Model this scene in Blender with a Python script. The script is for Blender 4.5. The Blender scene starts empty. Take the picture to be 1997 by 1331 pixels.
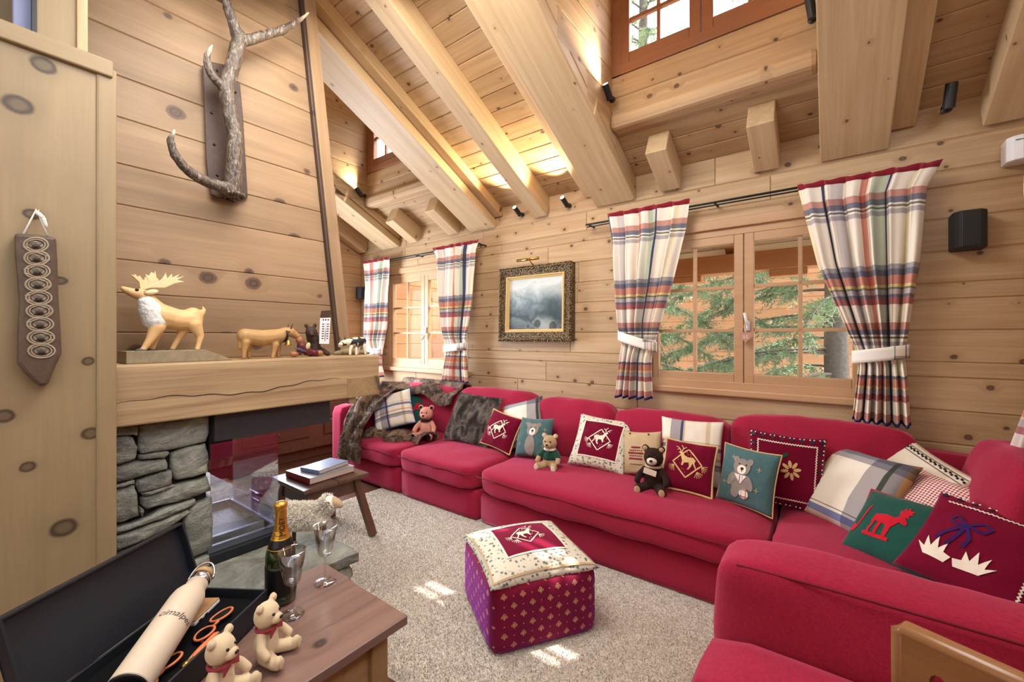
import bpy, bmesh, math, random
from mathutils import Vector, Matrix, noise, Euler
from mathutils.geometry import tessellate_polygon
V = Vector
PI = math.pi
random.seed(7)
SC = bpy.context.scene
COL = SC.collection

# ------------------------------------------------------------------ camera, world, sun, lights, exposure
YAW = math.radians(37.1)
CAMH = 1.4
FPX, CX, CY = 825.0, 998.5, 657.0
cd = bpy.data.cameras.new('camera')
cd.sensor_width = 36
cd.lens = FPX / 1997 * 36
cd.shift_y = -(665.5 - CY) / 1997
cd.clip_start = 0.02
cam = bpy.data.objects.new('camera', cd)
cam.location = (0, 0, CAMH)
cam.rotation_euler = (PI / 2, 0, YAW)
COL.objects.link(cam)
SC.camera = cam

world = bpy.data.worlds.new('sky')
SC.world = world
world.use_nodes = True
wn = world.node_tree
bg = wn.nodes['Background']
sky = wn.nodes.new('ShaderNodeTexSky')
sky.sky_type = 'NISHITA'
sky.sun_disc = False
sky.sun_elevation = math.radians(55)
sky.sun_rotation = math.radians(35)
sky.air_density = 1.2
sky.dust_density = 2.5
hs = wn.nodes.new('ShaderNodeHueSaturation')
hs.inputs['Saturation'].default_value = 0.45
wn.links.new(sky.outputs[0], hs.inputs['Color'])
wn.links.new(hs.outputs[0], bg.inputs[0])
bg.inputs[1].default_value = 0.8


def lamp(kind, name, loc, energy, color=(1, 1, 1), d=None, **kw):
    l = bpy.data.lights.new(name, kind)
    l.energy = energy
    l.color = color
    for k, v in kw.items():
        setattr(l, k, v)
    o = bpy.data.objects.new(name, l)
    o.location = loc
    if d is not None:
        o.rotation_euler = V(d).to_track_quat('-Z', 'Y').to_euler()
    COL.objects.link(o)
    return o


lamp('SUN', 'sun', (2, 6, 8), 9.0, (1.0, 0.95, 0.86), (-.18, -.34, -.93), angle=0.01)
# fill added behind the camera; daylight of the glazed bay left of the fireplace
lamp('AREA', 'fill_behind', (-2.0, -1.6, 2.2), 30, (1.0, 0.96, 0.92), (-.25, 1, -.12), shape='RECTANGLE', size=4.2, size_y=2.2)
lamp('AREA', 'daylight_left_bay', (-4.95, 2.0, 1.45), 100, (0.86, 0.92, 1.0), (1, .12, -.05), shape='RECTANGLE', size=1.3, size_y=1.3)
lamp('AREA', 'fill_overhead', (-1.5, 1.0, 3.2), 52, (1.0, 0.95, 0.88), (-.1, .35, -1), shape='DISK', size=1.4)  # unseen overhead fill added to brighten the room, no fitting hangs here

vs = SC.view_settings
vs.view_transform = 'Standard'
vs.look = 'None'
vs.gamma = 1
vs.use_curve_mapping = False
vs.exposure = 0.40
SC.display_settings.display_device = 'sRGB'
try:
    SC.cycles.max_bounces = 10
    SC.cycles.diffuse_bounces = 4
    SC.cycles.transparent_max_bounces = 16
    SC.cycles.caustics_reflective = False
    SC.cycles.caustics_refractive = False
    SC.cycles.sample_clamp_indirect = 4
    SC.cycles.use_denoising = True
except Exception:
    pass

# ------------------------------------------------------------------ survey helpers: a sight line met with a real plane
FW = V((-math.sin(YAW), math.cos(YAW), 0))
RT = V((math.cos(YAW), math.sin(YAW), 0))


def sight(px, py, ax, val):
    r = FW + (px - CX) / FPX * RT + V((0, 0, (CY - py) / FPX))
    c = V((0, 0, CAMH))
    return c + r * ((val - c[ax]) / r[ax])


def PX(px, py, x): return sight(px, py, 0, x)
def PY(px, py, y): return sight(px, py, 1, y)
def PZ(px, py, z): return sight(px, py, 2, z)


# ------------------------------------------------------------------ materials
def hx(s):
    s = s.lstrip('#')
    return tuple((v / 12.92 if v <= .04045 else ((v + .055) / 1.055) ** 2.4) for v in (int(s[i:i + 2], 16) / 255 for i in (0, 2, 4))) + (1,)


class NT:
    def __init__(s, name):
        s.m = bpy.data.materials.new(name)
        s.m.use_nodes = True
        s.t = s.m.node_tree
        s.b = s.t.nodes['Principled BSDF']
        s.out = s.t.nodes['Material Output']

    def n(s, typ, **kw):
        nd = s.t.nodes.new('ShaderNode' + typ)
        for k, v in kw.items():
            setattr(nd, k, v)
        return nd

    def l(s, a, b):
        s.t.links.new(a, b)

    def put(s, sock, v):
        if hasattr(v, 'is_output'):
            s.l(v, sock)
        else:
            if hasattr(sock.default_value, '__len__') and not hasattr(v, '__len__'):
                v = [v] * len(sock.default_value)
            if hasattr(sock.default_value, '__len__') and len(v) != len(sock.default_value):
                v = list(v)[:len(sock.default_value)]
            sock.default_value = v

    def math(s, op, a, b=None, c=None, clamp=False):
        nd = s.n('Math', operation=op, use_clamp=clamp)
        for i, v in enumerate((a, b, c)):
            if v is not None:
                s.put(nd.inputs[i], v)
        return nd.outputs[0]

    def vm(s, op, a, b=None):
        nd = s.n('VectorMath', operation=op)
        s.put(nd.inputs[0], a)
        if b is not None:
            s.put(nd.inputs[1], b)
        return nd.outputs[0]

    def mix(s, f, a, b, mode='MIX'):
        nd = s.n('MixRGB', blend_type=mode)
        s.put(nd.inputs[0], f)
        s.put(nd.inputs[1], a)
        s.put(nd.inputs[2], b)
        return nd.outputs[0]

    def ramp(s, f, stops, interp='LINEAR'):
        nd = s.n('ValToRGB')
        cr = nd.color_ramp
        cr.interpolation = interp
        while len(cr.elements) < len(stops):
            cr.elements.new(0.5)
        for e, (p, c) in zip(cr.elements, stops):
            e.position = p
            e.color = c if len(c) == 4 else tuple(c) + (1,)
        s.put(nd.inputs[0], f)
        return nd.outputs[0]

    def obj(s): return s.n('TexCoord').outputs['Object']
    def uv(s): return s.n('TexCoord').outputs['UV']
    def rnd(s): return s.n('ObjectInfo').outputs['Random']

    def map(s, v, scale=(1, 1, 1), loc=(0, 0, 0), rot=(0, 0, 0)):
        nd = s.n('Mapping')
        s.put(nd.inputs[0], v)
        nd.inputs[1].default_value = loc
        nd.inputs[2].default_value = rot
        nd.inputs[3].default_value = scale
        return nd.outputs[0]

    def noise(s, v, scale=5, detail=3, rough=.5, dist=0):
        nd = s.n('TexNoise')
        s.put(nd.inputs['Vector'], v)
        nd.inputs['Scale'].default_value = scale
        nd.inputs['Detail'].default_value = detail
        nd.inputs['Roughness'].default_value = rough
        nd.inputs['Distortion'].default_value = dist
        return nd.outputs[0]

    def voro(s, v, scale=5, feature='F1', dim='3D'):
        nd = s.n('TexVoronoi', feature=feature, voronoi_dimensions=dim)
        s.put(nd.inputs['Vector'], v)
        nd.inputs['Scale'].default_value = scale
        return nd

    def sep(s, v):
        nd = s.n('SeparateXYZ')
        s.put(nd.inputs[0], v)
        return nd.outputs

    def comb(s, x, y, z=0.0):
        nd = s.n('CombineXYZ')
        for i, v in enumerate((x, y, z)):
            s.put(nd.inputs[i], v)
        return nd.outputs[0]

    def bump(s, h, strength=.3, dist=.01):
        nd = s.n('Bump')
        nd.inputs['Strength'].default_value = strength
        nd.inputs['Distance'].default_value = dist
        s.put(nd.inputs['Height'], h)
        s.l(nd.outputs[0], s.b.inputs['Normal'])

    def set(s, **kw):
        for k, v in kw.items():
            s.put(s.b.inputs[k.replace('_', ' ')], v)
        return s

    def smooth(s, x, lo, hi):
        nd = s.n('MapRange', interpolation_type='SMOOTHSTEP')
        s.put(nd.inputs[0], x)
        nd.inputs[1].default_value = lo
        nd.inputs[2].default_value = hi
        nd.inputs[3].default_value = 0
        nd.inputs[4].default_value = 1
        return nd.outputs[0]


def wood(name, base, dark, knot='#4a2c1c', kscale=4.5, kamount=.35, ksize=.11, grain=26, contrast=1.0, rough=.5, vary=.12, stain=None, spots=()):
    hx = lambda t, f=.16: (lambda c: tuple(v * (1 - f) + f * (.35 * c[0] + .5 * c[1] + .15 * c[2]) for v in c[:3]) + (1,))(globals()['hx'](t))
    m = NT(name)
    r = m.rnd()
    o = m.vm('ADD', m.obj(), m.comb(m.math('MULTIPLY', r, 31.7), m.math('MULTIPLY', r, 17.3), m.math('MULTIPLY', r, 7.1)))
    x, y, z = m.sep(o)
    vo = m.voro(m.comb(m.math('MULTIPLY', x, .8), m.math('ADD', y, m.math('MULTIPLY', z, .35))), kscale, dim='2D')
    has = m.math('LESS_THAN', m.sep(vo.outputs['Color'])[0], kamount)
    wob = m.noise(o, 30, 2)
    d = m.math('ADD', vo.outputs['Distance'], m.math('MULTIPLY', m.math('SUBTRACT', wob, .5), .05))
    d = m.math('ADD', d, m.math('MULTIPLY', m.math('SUBTRACT', m.sep(vo.outputs['Color'])[1], .5), ksize * .9))
    kn = m.math('MULTIPLY', has, m.math('SUBTRACT', 1, m.smooth(d, ksize * .45, ksize * 1.0)))
    halo = m.math('MULTIPLY', has, m.math('SUBTRACT', 1, m.smooth(d, ksize * .8, ksize * 3.2)))
    yy = m.math('ADD', y, m.math('MULTIPLY', halo, .03))
    g1 = m.noise(m.comb(m.math('MULTIPLY', x, .9), m.math('MULTIPLY', yy, grain), m.math('MULTIPLY', z, grain)), 1.0, 4, .6, .6)
    g2 = m.noise(m.comb(m.math('MULTIPLY', x, 4), m.math('MULTIPLY', yy, grain * 9), m.math('MULTIPLY', z, grain * 9)), 1.0, 2)
    g = m.math('ADD', m.math('MULTIPLY', g1, .75), m.math('MULTIPLY', g2, .25))
    g = m.math('ADD', m.math('MULTIPLY', m.math('SUBTRACT', g, .5), contrast * 1.6), .5, clamp=True)
    c = m.mix(g, hx(dark), hx(base))
    big = m.noise(m.comb(m.math('MULTIPLY', x, 1.2), m.math('MULTIPLY', y, 4), z), 1.3, 2)
    c = m.mix(m.math('MULTIPLY', m.smooth(big, .52, .75), .35), c, hx(dark))
    if stain:
        c = m.mix(m.math('MULTIPLY', m.smooth(m.noise(o, 2.4, 4, .6), .55, .75), .55), c, hx(stain))
    c = m.mix(m.math('MULTIPLY', halo, .35), c, hx(dark))
    ring = m.math('MULTIPLY', m.math('SINE', m.math('MULTIPLY', d, 90)), .10)
    c = m.mix(m.math('MULTIPLY', kn, m.math('ADD', .8, ring), clamp=True), c, hx(knot))
    v = m.math('ADD', 1 - vary, m.math('MULTIPLY', m.math('FRACT', m.math('MULTIPLY', r, 13.7)), vary * 1.6))
    if spots:
        sx, sy, _ = m.sep(m.obj())
        wx = m.math('MULTIPLY', m.math('SUBTRACT', m.noise(m.obj(), 22, 3), .5), .016)
        for (a, b, rr) in spots:
            dd = m.math('SQRT', m.math('ADD', m.math('POWER', m.math('MULTIPLY', m.math('SUBTRACT', sx, a), 1.15), 2), m.math('POWER', m.math('SUBTRACT', m.math('ADD', sy, wx), b), 2)))
            e = m.math('DIVIDE', dd, rr)
            c = m.mix(m.math('MULTIPLY', m.math('SUBTRACT', 1, m.smooth(e, .8, 2.6)), .45), c, hx(dark))
            rim = m.math('MULTIPLY', m.smooth(e, .35, .8), .35)
            c = m.mix(m.math('MULTIPLY', m.math('SUBTRACT', 1, m.smooth(e, .75, 1.15)), m.math('ADD', .55, rim)), c, hx(knot))
    c = m.mix(1.0, c, m.comb(v, v, v), 'MULTIPLY')
    m.set(Base_Color=c, Roughness=rough)
    m.b.inputs['Specular IOR Level'].default_value = .35
    m.bump(g, .12, .004)
    return m.m


def plain(name, col, rough=.6, metal=0, spec=.4, bumpscale=None, bumpk=.2, sheen=0, vary=0, coat=0):
    m = NT(name)
    c = hx(col) if isinstance(col, str) else col
    if vary:
        n = m.noise(m.obj(), bumpscale or 20, 4)
        lo = tuple(v * (1 - vary) for v in c[:3]) + (1,)
        hi = tuple(min(1, v * (1 + vary)) for v in c[:3]) + (1,)
        c = m.mix(n, lo, hi)
    m.set(Base_Color=c, Roughness=rough, Metallic=metal)
    m.b.inputs['Specular IOR Level'].default_value = spec
    if coat:
        m.b.inputs['Coat Weight'].default_value = coat
    if sheen:
        m.b.inputs['Sheen Weight'].default_value = sheen
    if bumpscale:
        m.bump(m.noise(m.obj(), bumpscale, 4), bumpk, .01)
    return m.m


def cloth(name, col, scale=220, sheen=.25, dark=.75, sheentint=None):
    m = NT(name)
    o = m.obj()
    w = m.math('MULTIPLY', m.math('ADD', m.noise(m.map(o, (1, 1, 6)), scale * .35, 2), m.noise(m.map(o, (6, 6, 1)), scale * .35, 2)), .5)
    big = m.noise(o, 5, 3)
    c = hx(col)
    lo = tuple(v * dark for v in c[:3]) + (1,)
    cc = m.mix(m.smooth(w, .35, .65), lo, c)
    cc = m.mix(m.math('MULTIPLY', m.smooth(big, .4, .75), .25), cc, lo)
    m.set(Base_Color=cc, Roughness=.9)
    m.b.inputs['Specular IOR Level'].default_value = .1
    m.b.inputs['Sheen Weight'].default_value = sheen
    if sheentint:
        m.b.inputs['Sheen Tint'].default_value = hx(sheentint)
    m.bump(w, .15, .002)
    return m.m


def glass(name, tint=(1, 1, 1, 1), gloss=.08, fk=.8):
    m = NT(name)
    tr = m.n('BsdfTransparent')
    tr.inputs[0].default_value = tint
    gl = m.n('BsdfGlossy')
    gl.inputs['Roughness'].default_value = .01
    fr = m.n('LayerWeight')
    fr.inputs[0].default_value = .5
    mx = m.n('MixShader')
    m.l(m.math('ADD', m.math('MULTIPLY', m.math('POWER', fr.outputs['Facing'], 3), fk), gloss, clamp=True), mx.inputs[0])
    m.l(tr.outputs[0], mx.inputs[1])
    m.l(gl.outputs[0], mx.inputs[2])
    m.l(mx.outputs[0], m.out.inputs['Surface'])
    return m.m


PLAID_U = [(0, '#f2ede4'), (.10, '#27376b'), (.14, '#f2ede4'), (.22, '#cfcad0'), (.30, '#f4efe6'), (.46, '#cf8a78'), (.52, '#f2ede4'), (.58, '#b9c4b3'), (.68, '#27376b'), (.71, '#f4efe6'), (.88, '#f1e8c4'), (.92, '#f4efe6')]
PLAID_V = [(0, '#f4efe6'), (.085, '#c27a6c'), (.112, '#25356a'), (.135, '#f4efe6'), (.143, '#24372c'), (.152, '#f4efe6'), (.160, '#a9a4b0'), (.178, '#f4efe6'), (.375, '#8f90a4'), (.392, '#25356a'), (.415, '#c8705a'), (.452, '#e6d27a'), (.461, '#33492f'), (.47, '#b5b0ba'), (.492, '#25356a'), (.502, '#a11a2e'), (.530, '#f4efe6'), (.60, '#c27a6c'), (.628, '#25356a'), (.648, '#f4efe6'), (.656, '#24372c'), (.664, '#f4efe6'), (.672, '#a9a4b0'), (.69, '#f4efe6'), (.805, '#25356a'), (.82, '#c8705a'), (.85, '#e6d27a'), (.857, '#b5b0ba'), (.88, '#a11a2e'), (.905, '#f4efe6'), (.955, '#c27a6c'), (.985, '#25356a')]


def plaid(name, useuv=True, su=1.0, sv=1.0, ou=0, ov=0, U=None, W=None):
    m = NT(name)
    if useuv:
        x, y, _ = m.sep(m.uv())
    else:
        x, _, y = m.sep(m.obj())
    U = U or PLAID_U
    W = W or PLAID_V
    fu = m.math('FRACT', m.math('ADD', m.math('MULTIPLY', x, su), ou + 50))
    fv = m.math('FRACT', m.math('ADD', m.math('MULTIPLY', y, sv), ov + 50))
    a = m.ramp(fu, [(p, hx(c)) for p, c in U], 'CONSTANT')
    b = m.ramp(fv, [(p, hx(c)) for p, c in W], 'CONSTANT')
    c = m.mix(.85, a, b, 'MULTIPLY')
    n = m.noise(m.map(m.comb(x, y), (160, 900, 1)), 1, 1)
    c = m.mix(m.math('MULTIPLY', n, .12), c, hx('#d8d2c8'))
    m.set(Base_Color=c, Roughness=.95)
    m.b.inputs['Specular IOR Level'].default_value = .05
    m.b.inputs['Sheen Weight'].default_value = .1
    return m.m


def fur(name, a, b, sc):
    m = NT(name)
    n = m.noise(m.map(m.obj(), (1.6, 1, .8)), sc, 4, .6, .8)
    m.set(Base_Color=m.mix(m.smooth(n, .38, .64), hx(a), hx(b)), Roughness=.75)
    m.b.inputs['Specular IOR Level'].default_value = .3
    m.b.inputs['Sheen Weight'].default_value = .2
    m.bump(m.noise(m.obj(), 120, 3), .6, .01)
    return m.m


MT = {}
MT['pine'] = wood('pine_wall', '#d3b184', '#a88253', '#4e321f', 5.5, .75, .075, 22, 1.15, .55, .10)
MT['pine_left'] = wood('pine_wall_side', '#d9b07a', '#b58350', '#5f3e24', 5.0, .5, .075, 22, 1.1, .55, .10)
MT['ceil'] = wood('pine_ceiling', '#c9a87a', '#9f7a4e', '#432b1a', 6.5, .75, .08, 24, 1.2, .55, .14)
MT['beam'] = wood('pine_beam', '#dabd8e', '#b8925f', '#6a4a2e', 5.0, .5, .05, 20, 1.15, .5, .08)
MT['hood'] = wood('larch_hood', '#ad8a62', '#846541', '#3c241a', 4.2, .45, .12, 14, 1.1, .5, .13)
PANEL_KNOTS = []
for a, b, rr in ((85, 127, 19), (35, 204, 21), (62, 418, 12), (118, 548, 10), (176, 846, 15), (55, 911, 12), (8, 812, 15), (125, 1030, 21), (172, 705, 11), (100, 1190, 16), (60, 30, 10)):
    kp_ = PX(a, b, -2.26)
    PANEL_KNOTS.append((kp_.z - 1.19, -(kp_.y + .43), rr * .00185))
MT['panel'] = wood('arolla_panel', '#a58a5e', '#86704a', '#33251b', 3.4, .12, .10, 10, .9, .45, .06, stain='#8d744f')
MT['panel_board'] = wood('arolla_panel_knotty', '#a58a5e', '#86704a', '#3a281d', 3.4, .0, .10, 10, .9, .45, .02, stain='#8d744f', spots=PANEL_KNOTS)
MT['mantel'] = wood('oak_mantel', '#cbab78', '#8c6a42', '#3a2818', 2.6, .35, .05, 26, 1.5, .5, .05)
MT['window'] = wood('window_wood', '#d0a676', '#ba8a58', '#8a5c38', 4, .15, .05, 26, .7, .4, .06)
MT['window_dark'] = wood('dormer_window_wood', '#a9714e', '#8e5836', '#5c3420', 4, .12, .05, 26, .7, .4, .06)
MT['table'] = wood('table_top_wood', '#957263', '#6e4f43', '#33221a', 4.4, .4, .07, 16, 1.2, .28, .1)
MT['table_leg'] = wood('table_frame_wood', '#bd965c', '#94703e', '#5a3c22', 4, .3, .06, 22, 1.0, .5, .08)
MT['stool'] = wood('stool_wood', '#7a543a', '#553524', '#2c1a12', 4, .2, .06, 20, 1.0, .3, .1)
MT['cabinet'] = wood('cabinet_wood', '#755039', '#573827', '#3a2014', 4, .15, .05, 22, .9, .4, .1)
MT['floor'] = wood('floor_wood', '#6d4630', '#4c2e1e', '#2a1810', 3, .2, .06, 18, 1.0, .35, .2)
MT['chair'] = wood('chair_wood', '#a9743e', '#875528', '#5a3618', 3, .15, .05, 14, 1.0, .22, .05)
MT['plaque'] = wood('plaque_wood', '#5a4234', '#3d2a20', '#20140e', 6, .3, .08, 26, 1.0, .5, .05)
MT['carve'] = wood('carved_holder_wood', '#6b5440', '#453326', '#251a12', 6, .2, .08, 26, 1.0, .45, .05)
MT['outwall'] = wood('chalet_larch', '#d69a5e', '#b97a42', '#70441f', 4, .3, .07, 20, .9, .6, .14)
MT['wedge'] = wood('grey_wedge_wood', '#a3926f', '#7d6d50', '#4a3e2c', 5, .2, .06, 30, 1.3, .7, .05)
MT['black'] = plain('black_metal', '#17181b', .45, 0, .5)
MT['blackbox'] = plain('black_card', '#1c1f26', .5, 0, .4, 300, .05)
MT['blackin'] = plain('box_foam', '#0f0f11', .9, 0, .1, 200, .1)
MT['steel'] = plain('brushed_steel', '#c9c9cc', .22, 1)
MT['iron'] = plain('dark_lintel_steel', '#3a3a3c', .5, .4, .5, 40, .15, vary=.2)
MT['frameblk'] = plain('fire_frame', '#1b1e23', .6, .1, .4)
MT['brass'] = plain('brass', '#c49a4a', .25, 1)
MT['gold'] = plain('gold_foil', '#d8a74a', .3, .85, .5, 60, .2)
MT['white'] = plain('white_plastic', '#e9e9ec', .35)
MT['speaker'] = plain('speaker_black', '#25272d', .6, 0, .4, 400, .1)
MT['red'] = cloth('sofa_red', '#a3233f', 260, .45, .72, '#ff8fb0')
MT['seam'] = plain('sofa_seam', '#6d0f22', .9)
MT['burg'] = cloth('burgundy_velvet', '#72092a', 300, .35, .8, '#ff7aa0')
MT['gold_t'] = plain('gold_thread', '#d9b97e', .7, 0, .3, 300, .4)
MT['cream_t'] = plain('cream_thread', '#efe6d4', .8, 0, .2, 300, .4)
MT['teal'] = cloth('teal_cloth', '#4a6a6c', 300, .2, .8)
MT['green'] = cloth('dark_green_cloth', '#1e5248', 300, .2, .8)
MT['redfelt'] = cloth('red_felt', '#c8192f', 200, .2, .85)
MT['purple'] = cloth('purple_ribbon', '#35195c', 200, .2, .85)
MT['linen'] = cloth('linen', '#c2a884', 240, .1, .85)
MT['creamc'] = cloth('cream_cloth', '#e3dac8', 240, .1, .9)
MT['greyfelt'] = cloth('grey_felt', '#938880', 240, .2, .8)
MT['knit_red'] = cloth('knit_red', '#8c2030', 240, .2, .8)
MT['berry'] = plain('berry_dark', '#1c1436', .5)
MT['bead'] = plain('pearl_bead', '#f0dcc0', .3)
MT['fleece'] = plain('sheep_fleece', '#f3ecdd', 1, 0, .1, 90, .8, .3)
MT['fur_brown'] = fur('fur_brown', '#35241a', '#8c705a', 14)
MT['fur_grey'] = fur('fur_grey', '#4a423c', '#b5aaa0', 9)
MT['teddy_tan'] = plain('teddy_tan', '#cba878', 1, 0, .1, 140, .8, .4, vary=.15)
MT['teddy_dark'] = plain('teddy_dark', '#35211a', 1, 0, .1, 140, .8, .05, vary=.2)
MT['teddy_light'] = plain('teddy_light', '#e4d9c4', 1, 0, .1, 140, .6, .4)
MT['plush_cream'] = plain('plush_cream', '#dfc9a2', .95, 0, .1, 160, .4, .4, vary=.08)
MT['nose'] = plain('nose_black', '#191310', .3)
MT['nose_brown'] = plain('nose_brown', '#5a3626', .5)
MT['sweater'] = cloth('green_sweater', '#1f4a3a', 160, .3, .7)
MT['moose'] = plain('painted_moose', '#ddb47c', .5, 0, .4, 30, .1, vary=.12)
MT['moose_white'] = plain('painted_white_ruff', '#e5e2da', .6, 0, .3, 60, .8)
MT['moose_pale'] = plain('painted_pale_antler', '#e8d3a0', .5, 0, .4, 60, .2)
MT['hoof'] = plain('hoof_grey', '#5c5346', .6)
MT['cow'] = plain('carved_cow', '#b08a58', .5, 0, .4, 40, .15, vary=.2)
MT['resin_bear'] = plain('resin_bear', '#3b2b22', .55, 0, .4, 110, .7, vary=.3)
MT['resin_red'] = plain('resin_burgundy', '#5f1a28', .5)
MT['resin_tan'] = plain('resin_tan', '#96643f', .5)
MT['resin_blue'] = plain('resin_blue', '#454a5c', .6)
MT['paper'] = plain('paper', '#e7e2d8', .8)
MT['pages'] = plain('book_pages', '#e8e0cc', .9)
MT['tie'] = plain('white_tie', '#efece4', .9, 0, .1, 300, .1)
MT['string'] = plain('white_string', '#e9e4d8', .9)
MT['rod'] = plain('curtain_rod', '#20282a', .4, .6)
MT['navy'] = plain('navy_cloth', '#24346a', .9)
MT['orangewood'] = plain('orange_wood_frame', '#d4794a', .45, 0, .4, 60, .1, vary=.15)
MT['lens'] = plain('dark_lens', '#08080a', .06, 0, .8)
MT['thermos'] = plain('thermos_cream', '#d3c3ac', .5, 0, .4)
MT['bamboo'] = wood('bamboo', '#c99a5c', '#a87a40', '#8a6034', 3, .05, .03, 60, .8, .4, .03)
MT['pane'] = glass('window_glass', (1, 1, 1, 1), .0, .12)
MT['fireglass'] = glass('fire_glass', (.88, .87, .97, 1), .22)
MT['needle'] = plain('fir_needles', '#93a584', .8, 0, .2, 8, .1, vary=.5)
MT['bark'] = plain('bark', '#6e655c', .9, 0, .1, 25, .8, vary=.35)
MT['snow'] = plain('bright_ground', '#d9d9d6', .9, 0, .1, 2, .3, vary=.15)


def rug_mat():
    m = NT('wool_rug')
    o = m.obj()
    n = m.noise(o, 95, 3, .6, 1.2)
    b = m.noise(o, 2.2, 3)
    c = m.mix(m.smooth(n, .36, .62), hx('#b3a596'), hx('#e9e0d2'))
    c = m.mix(m.math('MULTIPLY', b, .25), c, hx('#c9bba8'))
    m.set(Base_Color=c, Roughness=1)
    m.b.inputs['Specular IOR Level'].default_value = .05
    m.b.inputs['Sheen Weight'].default_value = .3
    m.bump(n, .9, .012)
    return m.m


def stone_mat():
    m = NT('schist_stone')
    r = m.rnd()
    o = m.vm('ADD', m.obj(), m.comb(m.math('MULTIPLY', r, 9.7), m.math('MULTIPLY', r, 5.3), r))
    n1 = m.noise(m.map(o, (6, 6, 14)), 1, 6, .65, .8)
    n2 = m.noise(o, 60, 5, .7)
    c = m.ramp(n1, [(.25, hx('#585852')), (.48, hx('#999b8e')), (.7, hx('#c8cbba'))])
    c = m.mix(m.math('MULTIPLY', m.smooth(n2, .58, .72), .6), c, hx('#c8cabc'))
    c = m.mix(m.math('MULTIPLY', m.smooth(m.noise(o, 7, 4), .6, .72), .5), c, hx('#6a5236'))
    v = m.math('ADD', .72, m.math('MULTIPLY', m.math('FRACT', m.math('MULTIPLY', r, 7.7)), .5))
    c = m.mix(1, c, m.comb(v, v, v), 'MULTIPLY')
    m.set(Base_Color=c, Roughness=.75)
    m.bump(m.math('ADD', m.math('MULTIPLY', n1, .7), m.math('MULTIPLY', n2, .6)), 1.0, .03)
    return m.m


def antler_mat():
    m = NT('antler_horn')
    o = m.obj()
    n = m.noise(m.map(o, (70, 70, 26)), 1, 5, .65, 1.0)
    c = m.ramp(n, [(.32, hx('#2c211b')), (.52, hx('#5e5046')), (.72, hx('#a89c8e'))])
    at = m.n('Attribute', attribute_name='tip')
    c = m.mix(m.smooth(at.outputs['Fac'], .75, 1.0), c, hx('#e6d8ba'))
    m.set(Base_Color=c, Roughness=.4)
    m.bump(n, .8, .008)
    return m.m


def stripes(name, a, b, scale, diag=False):
    m = NT(name)
    x, y, z = m.sep(m.obj())
    s1 = m.math('GREATER_THAN', m.math('SINE', m.math('MULTIPLY', x, scale)), 0)
    s2 = m.math('GREATER_THAN', m.math('SINE', m.math('MULTIPLY', z, scale)), 0)
    f = m.math('MULTIPLY', m.math('ADD', s1, s2), .5)
    m.set(Base_Color=m.mix(f, hx(a), hx(b)), Roughness=.95)
    m.b.inputs['Specular IOR Level'].default_value = .1
    return m.m


def painting_mat():
    m = NT('oil_painting')
    x, _, z = m.sep(m.obj())
    n = m.noise(m.map(m.obj(), (5, 5, 7)), 1, 6, .6, .7)
    t = m.math('ADD', m.math('MULTIPLY', z, 1.7), m.math('ADD', .5, m.math('MULTIPLY', m.math('SUBTRACT', n, .5), .7)))
    c = m.ramp(t, [(.0, hx('#2c3638')), (.2, hx('#6f7b7d')), (.3, hx('#39474b')), (.5, hx('#73848a')), (.62, hx('#a3b0b3')), (.8, hx('#d5dad6')), (1, hx('#c0c8c8'))])
    # dark fir mass at the right, pale torrent in the lower middle
    fir = m.math('MULTIPLY', m.smooth(m.math('ADD', x, m.math('MULTIPLY', n, .16)), .14, .26), m.smooth(m.math('SUBTRACT', .27, z), .08, .3))
    c = m.mix(m.math('MULTIPLY', fir, .75), c, hx('#33464a'))
    d = m.math('ADD', m.math('ABSOLUTE', m.math('ADD', x, m.math('ADD', -.02, m.math('MULTIPLY', z, .5)))), m.math('MULTIPLY', m.math('SUBTRACT', n, .5), .35))
    foam = m.math('MULTIPLY', m.math('SUBTRACT', 1, m.smooth(d, .02, .16)), m.math('SUBTRACT', 1, m.smooth(z, -.22, -.08)))
    c = m.mix(m.math('MULTIPLY', foam, .6), c, hx('#b9c2c2'))
    for (a, b, s) in ((.03, -.19, .045), (-.07, -.215, .018), (.2, -.215, .05)):
        dd = m.math('SQRT', m.math('ADD', m.math('POWER', m.math('SUBTRACT', m.math('ADD', x, m.math('MULTIPLY', n, .05)), a + .025), 2), m.math('POWER', m.math('SUBTRACT', z, b), 2)))
        c = m.mix(m.math('MULTIPLY', m.math('SUBTRACT', 1, m.smooth(dd, s * .7, s)), .8), c, hx('#2b2f30'))
    m.set(Base_Color=c, Roughness=.35)
    m.bump(m.noise(m.obj(), 180, 3), .15, .002)
    return m.m


def ornate_mat():
    m = NT('carved_gilt_frame')
    o = m.obj()
    v = m.voro(o, 70).outputs['Distance']
    n = m.noise(o, 40, 4)
    c = m.ramp(m.math('ADD', m.math('MULTIPLY', v, .8), m.math('MULTIPLY', n, .3)), [(.2, hx('#a48b5e')), (.5, hx('#6b5638')), (.8, hx('#32271a'))])
    m.set(Base_Color=c, Roughness=.4, Metallic=.35)
    m.bump(v, 1.0, .012)
    return m.m


def tapestry_mat():
    m = NT('floral_tapestry')
    o = m.obj()
    v = m.voro(o, 46)
    n = m.noise(o, 90, 3, .6, 1.5)
    f = m.math('SUBTRACT', 1, m.smooth(m.math('ADD', v.outputs['Distance'], m.math('MULTIPLY', n, .9)), .70, .84))
    c = m.mix(f, hx('#d8d2c0'), m.mix(m.sep(v.outputs['Color'])[0], hx('#56675c'), hx('#7f8078')))
    m.set(Base_Color=c, Roughness=.95)
    m.b.inputs['Specular IOR Level'].default_value = .1
    return m.m


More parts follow.
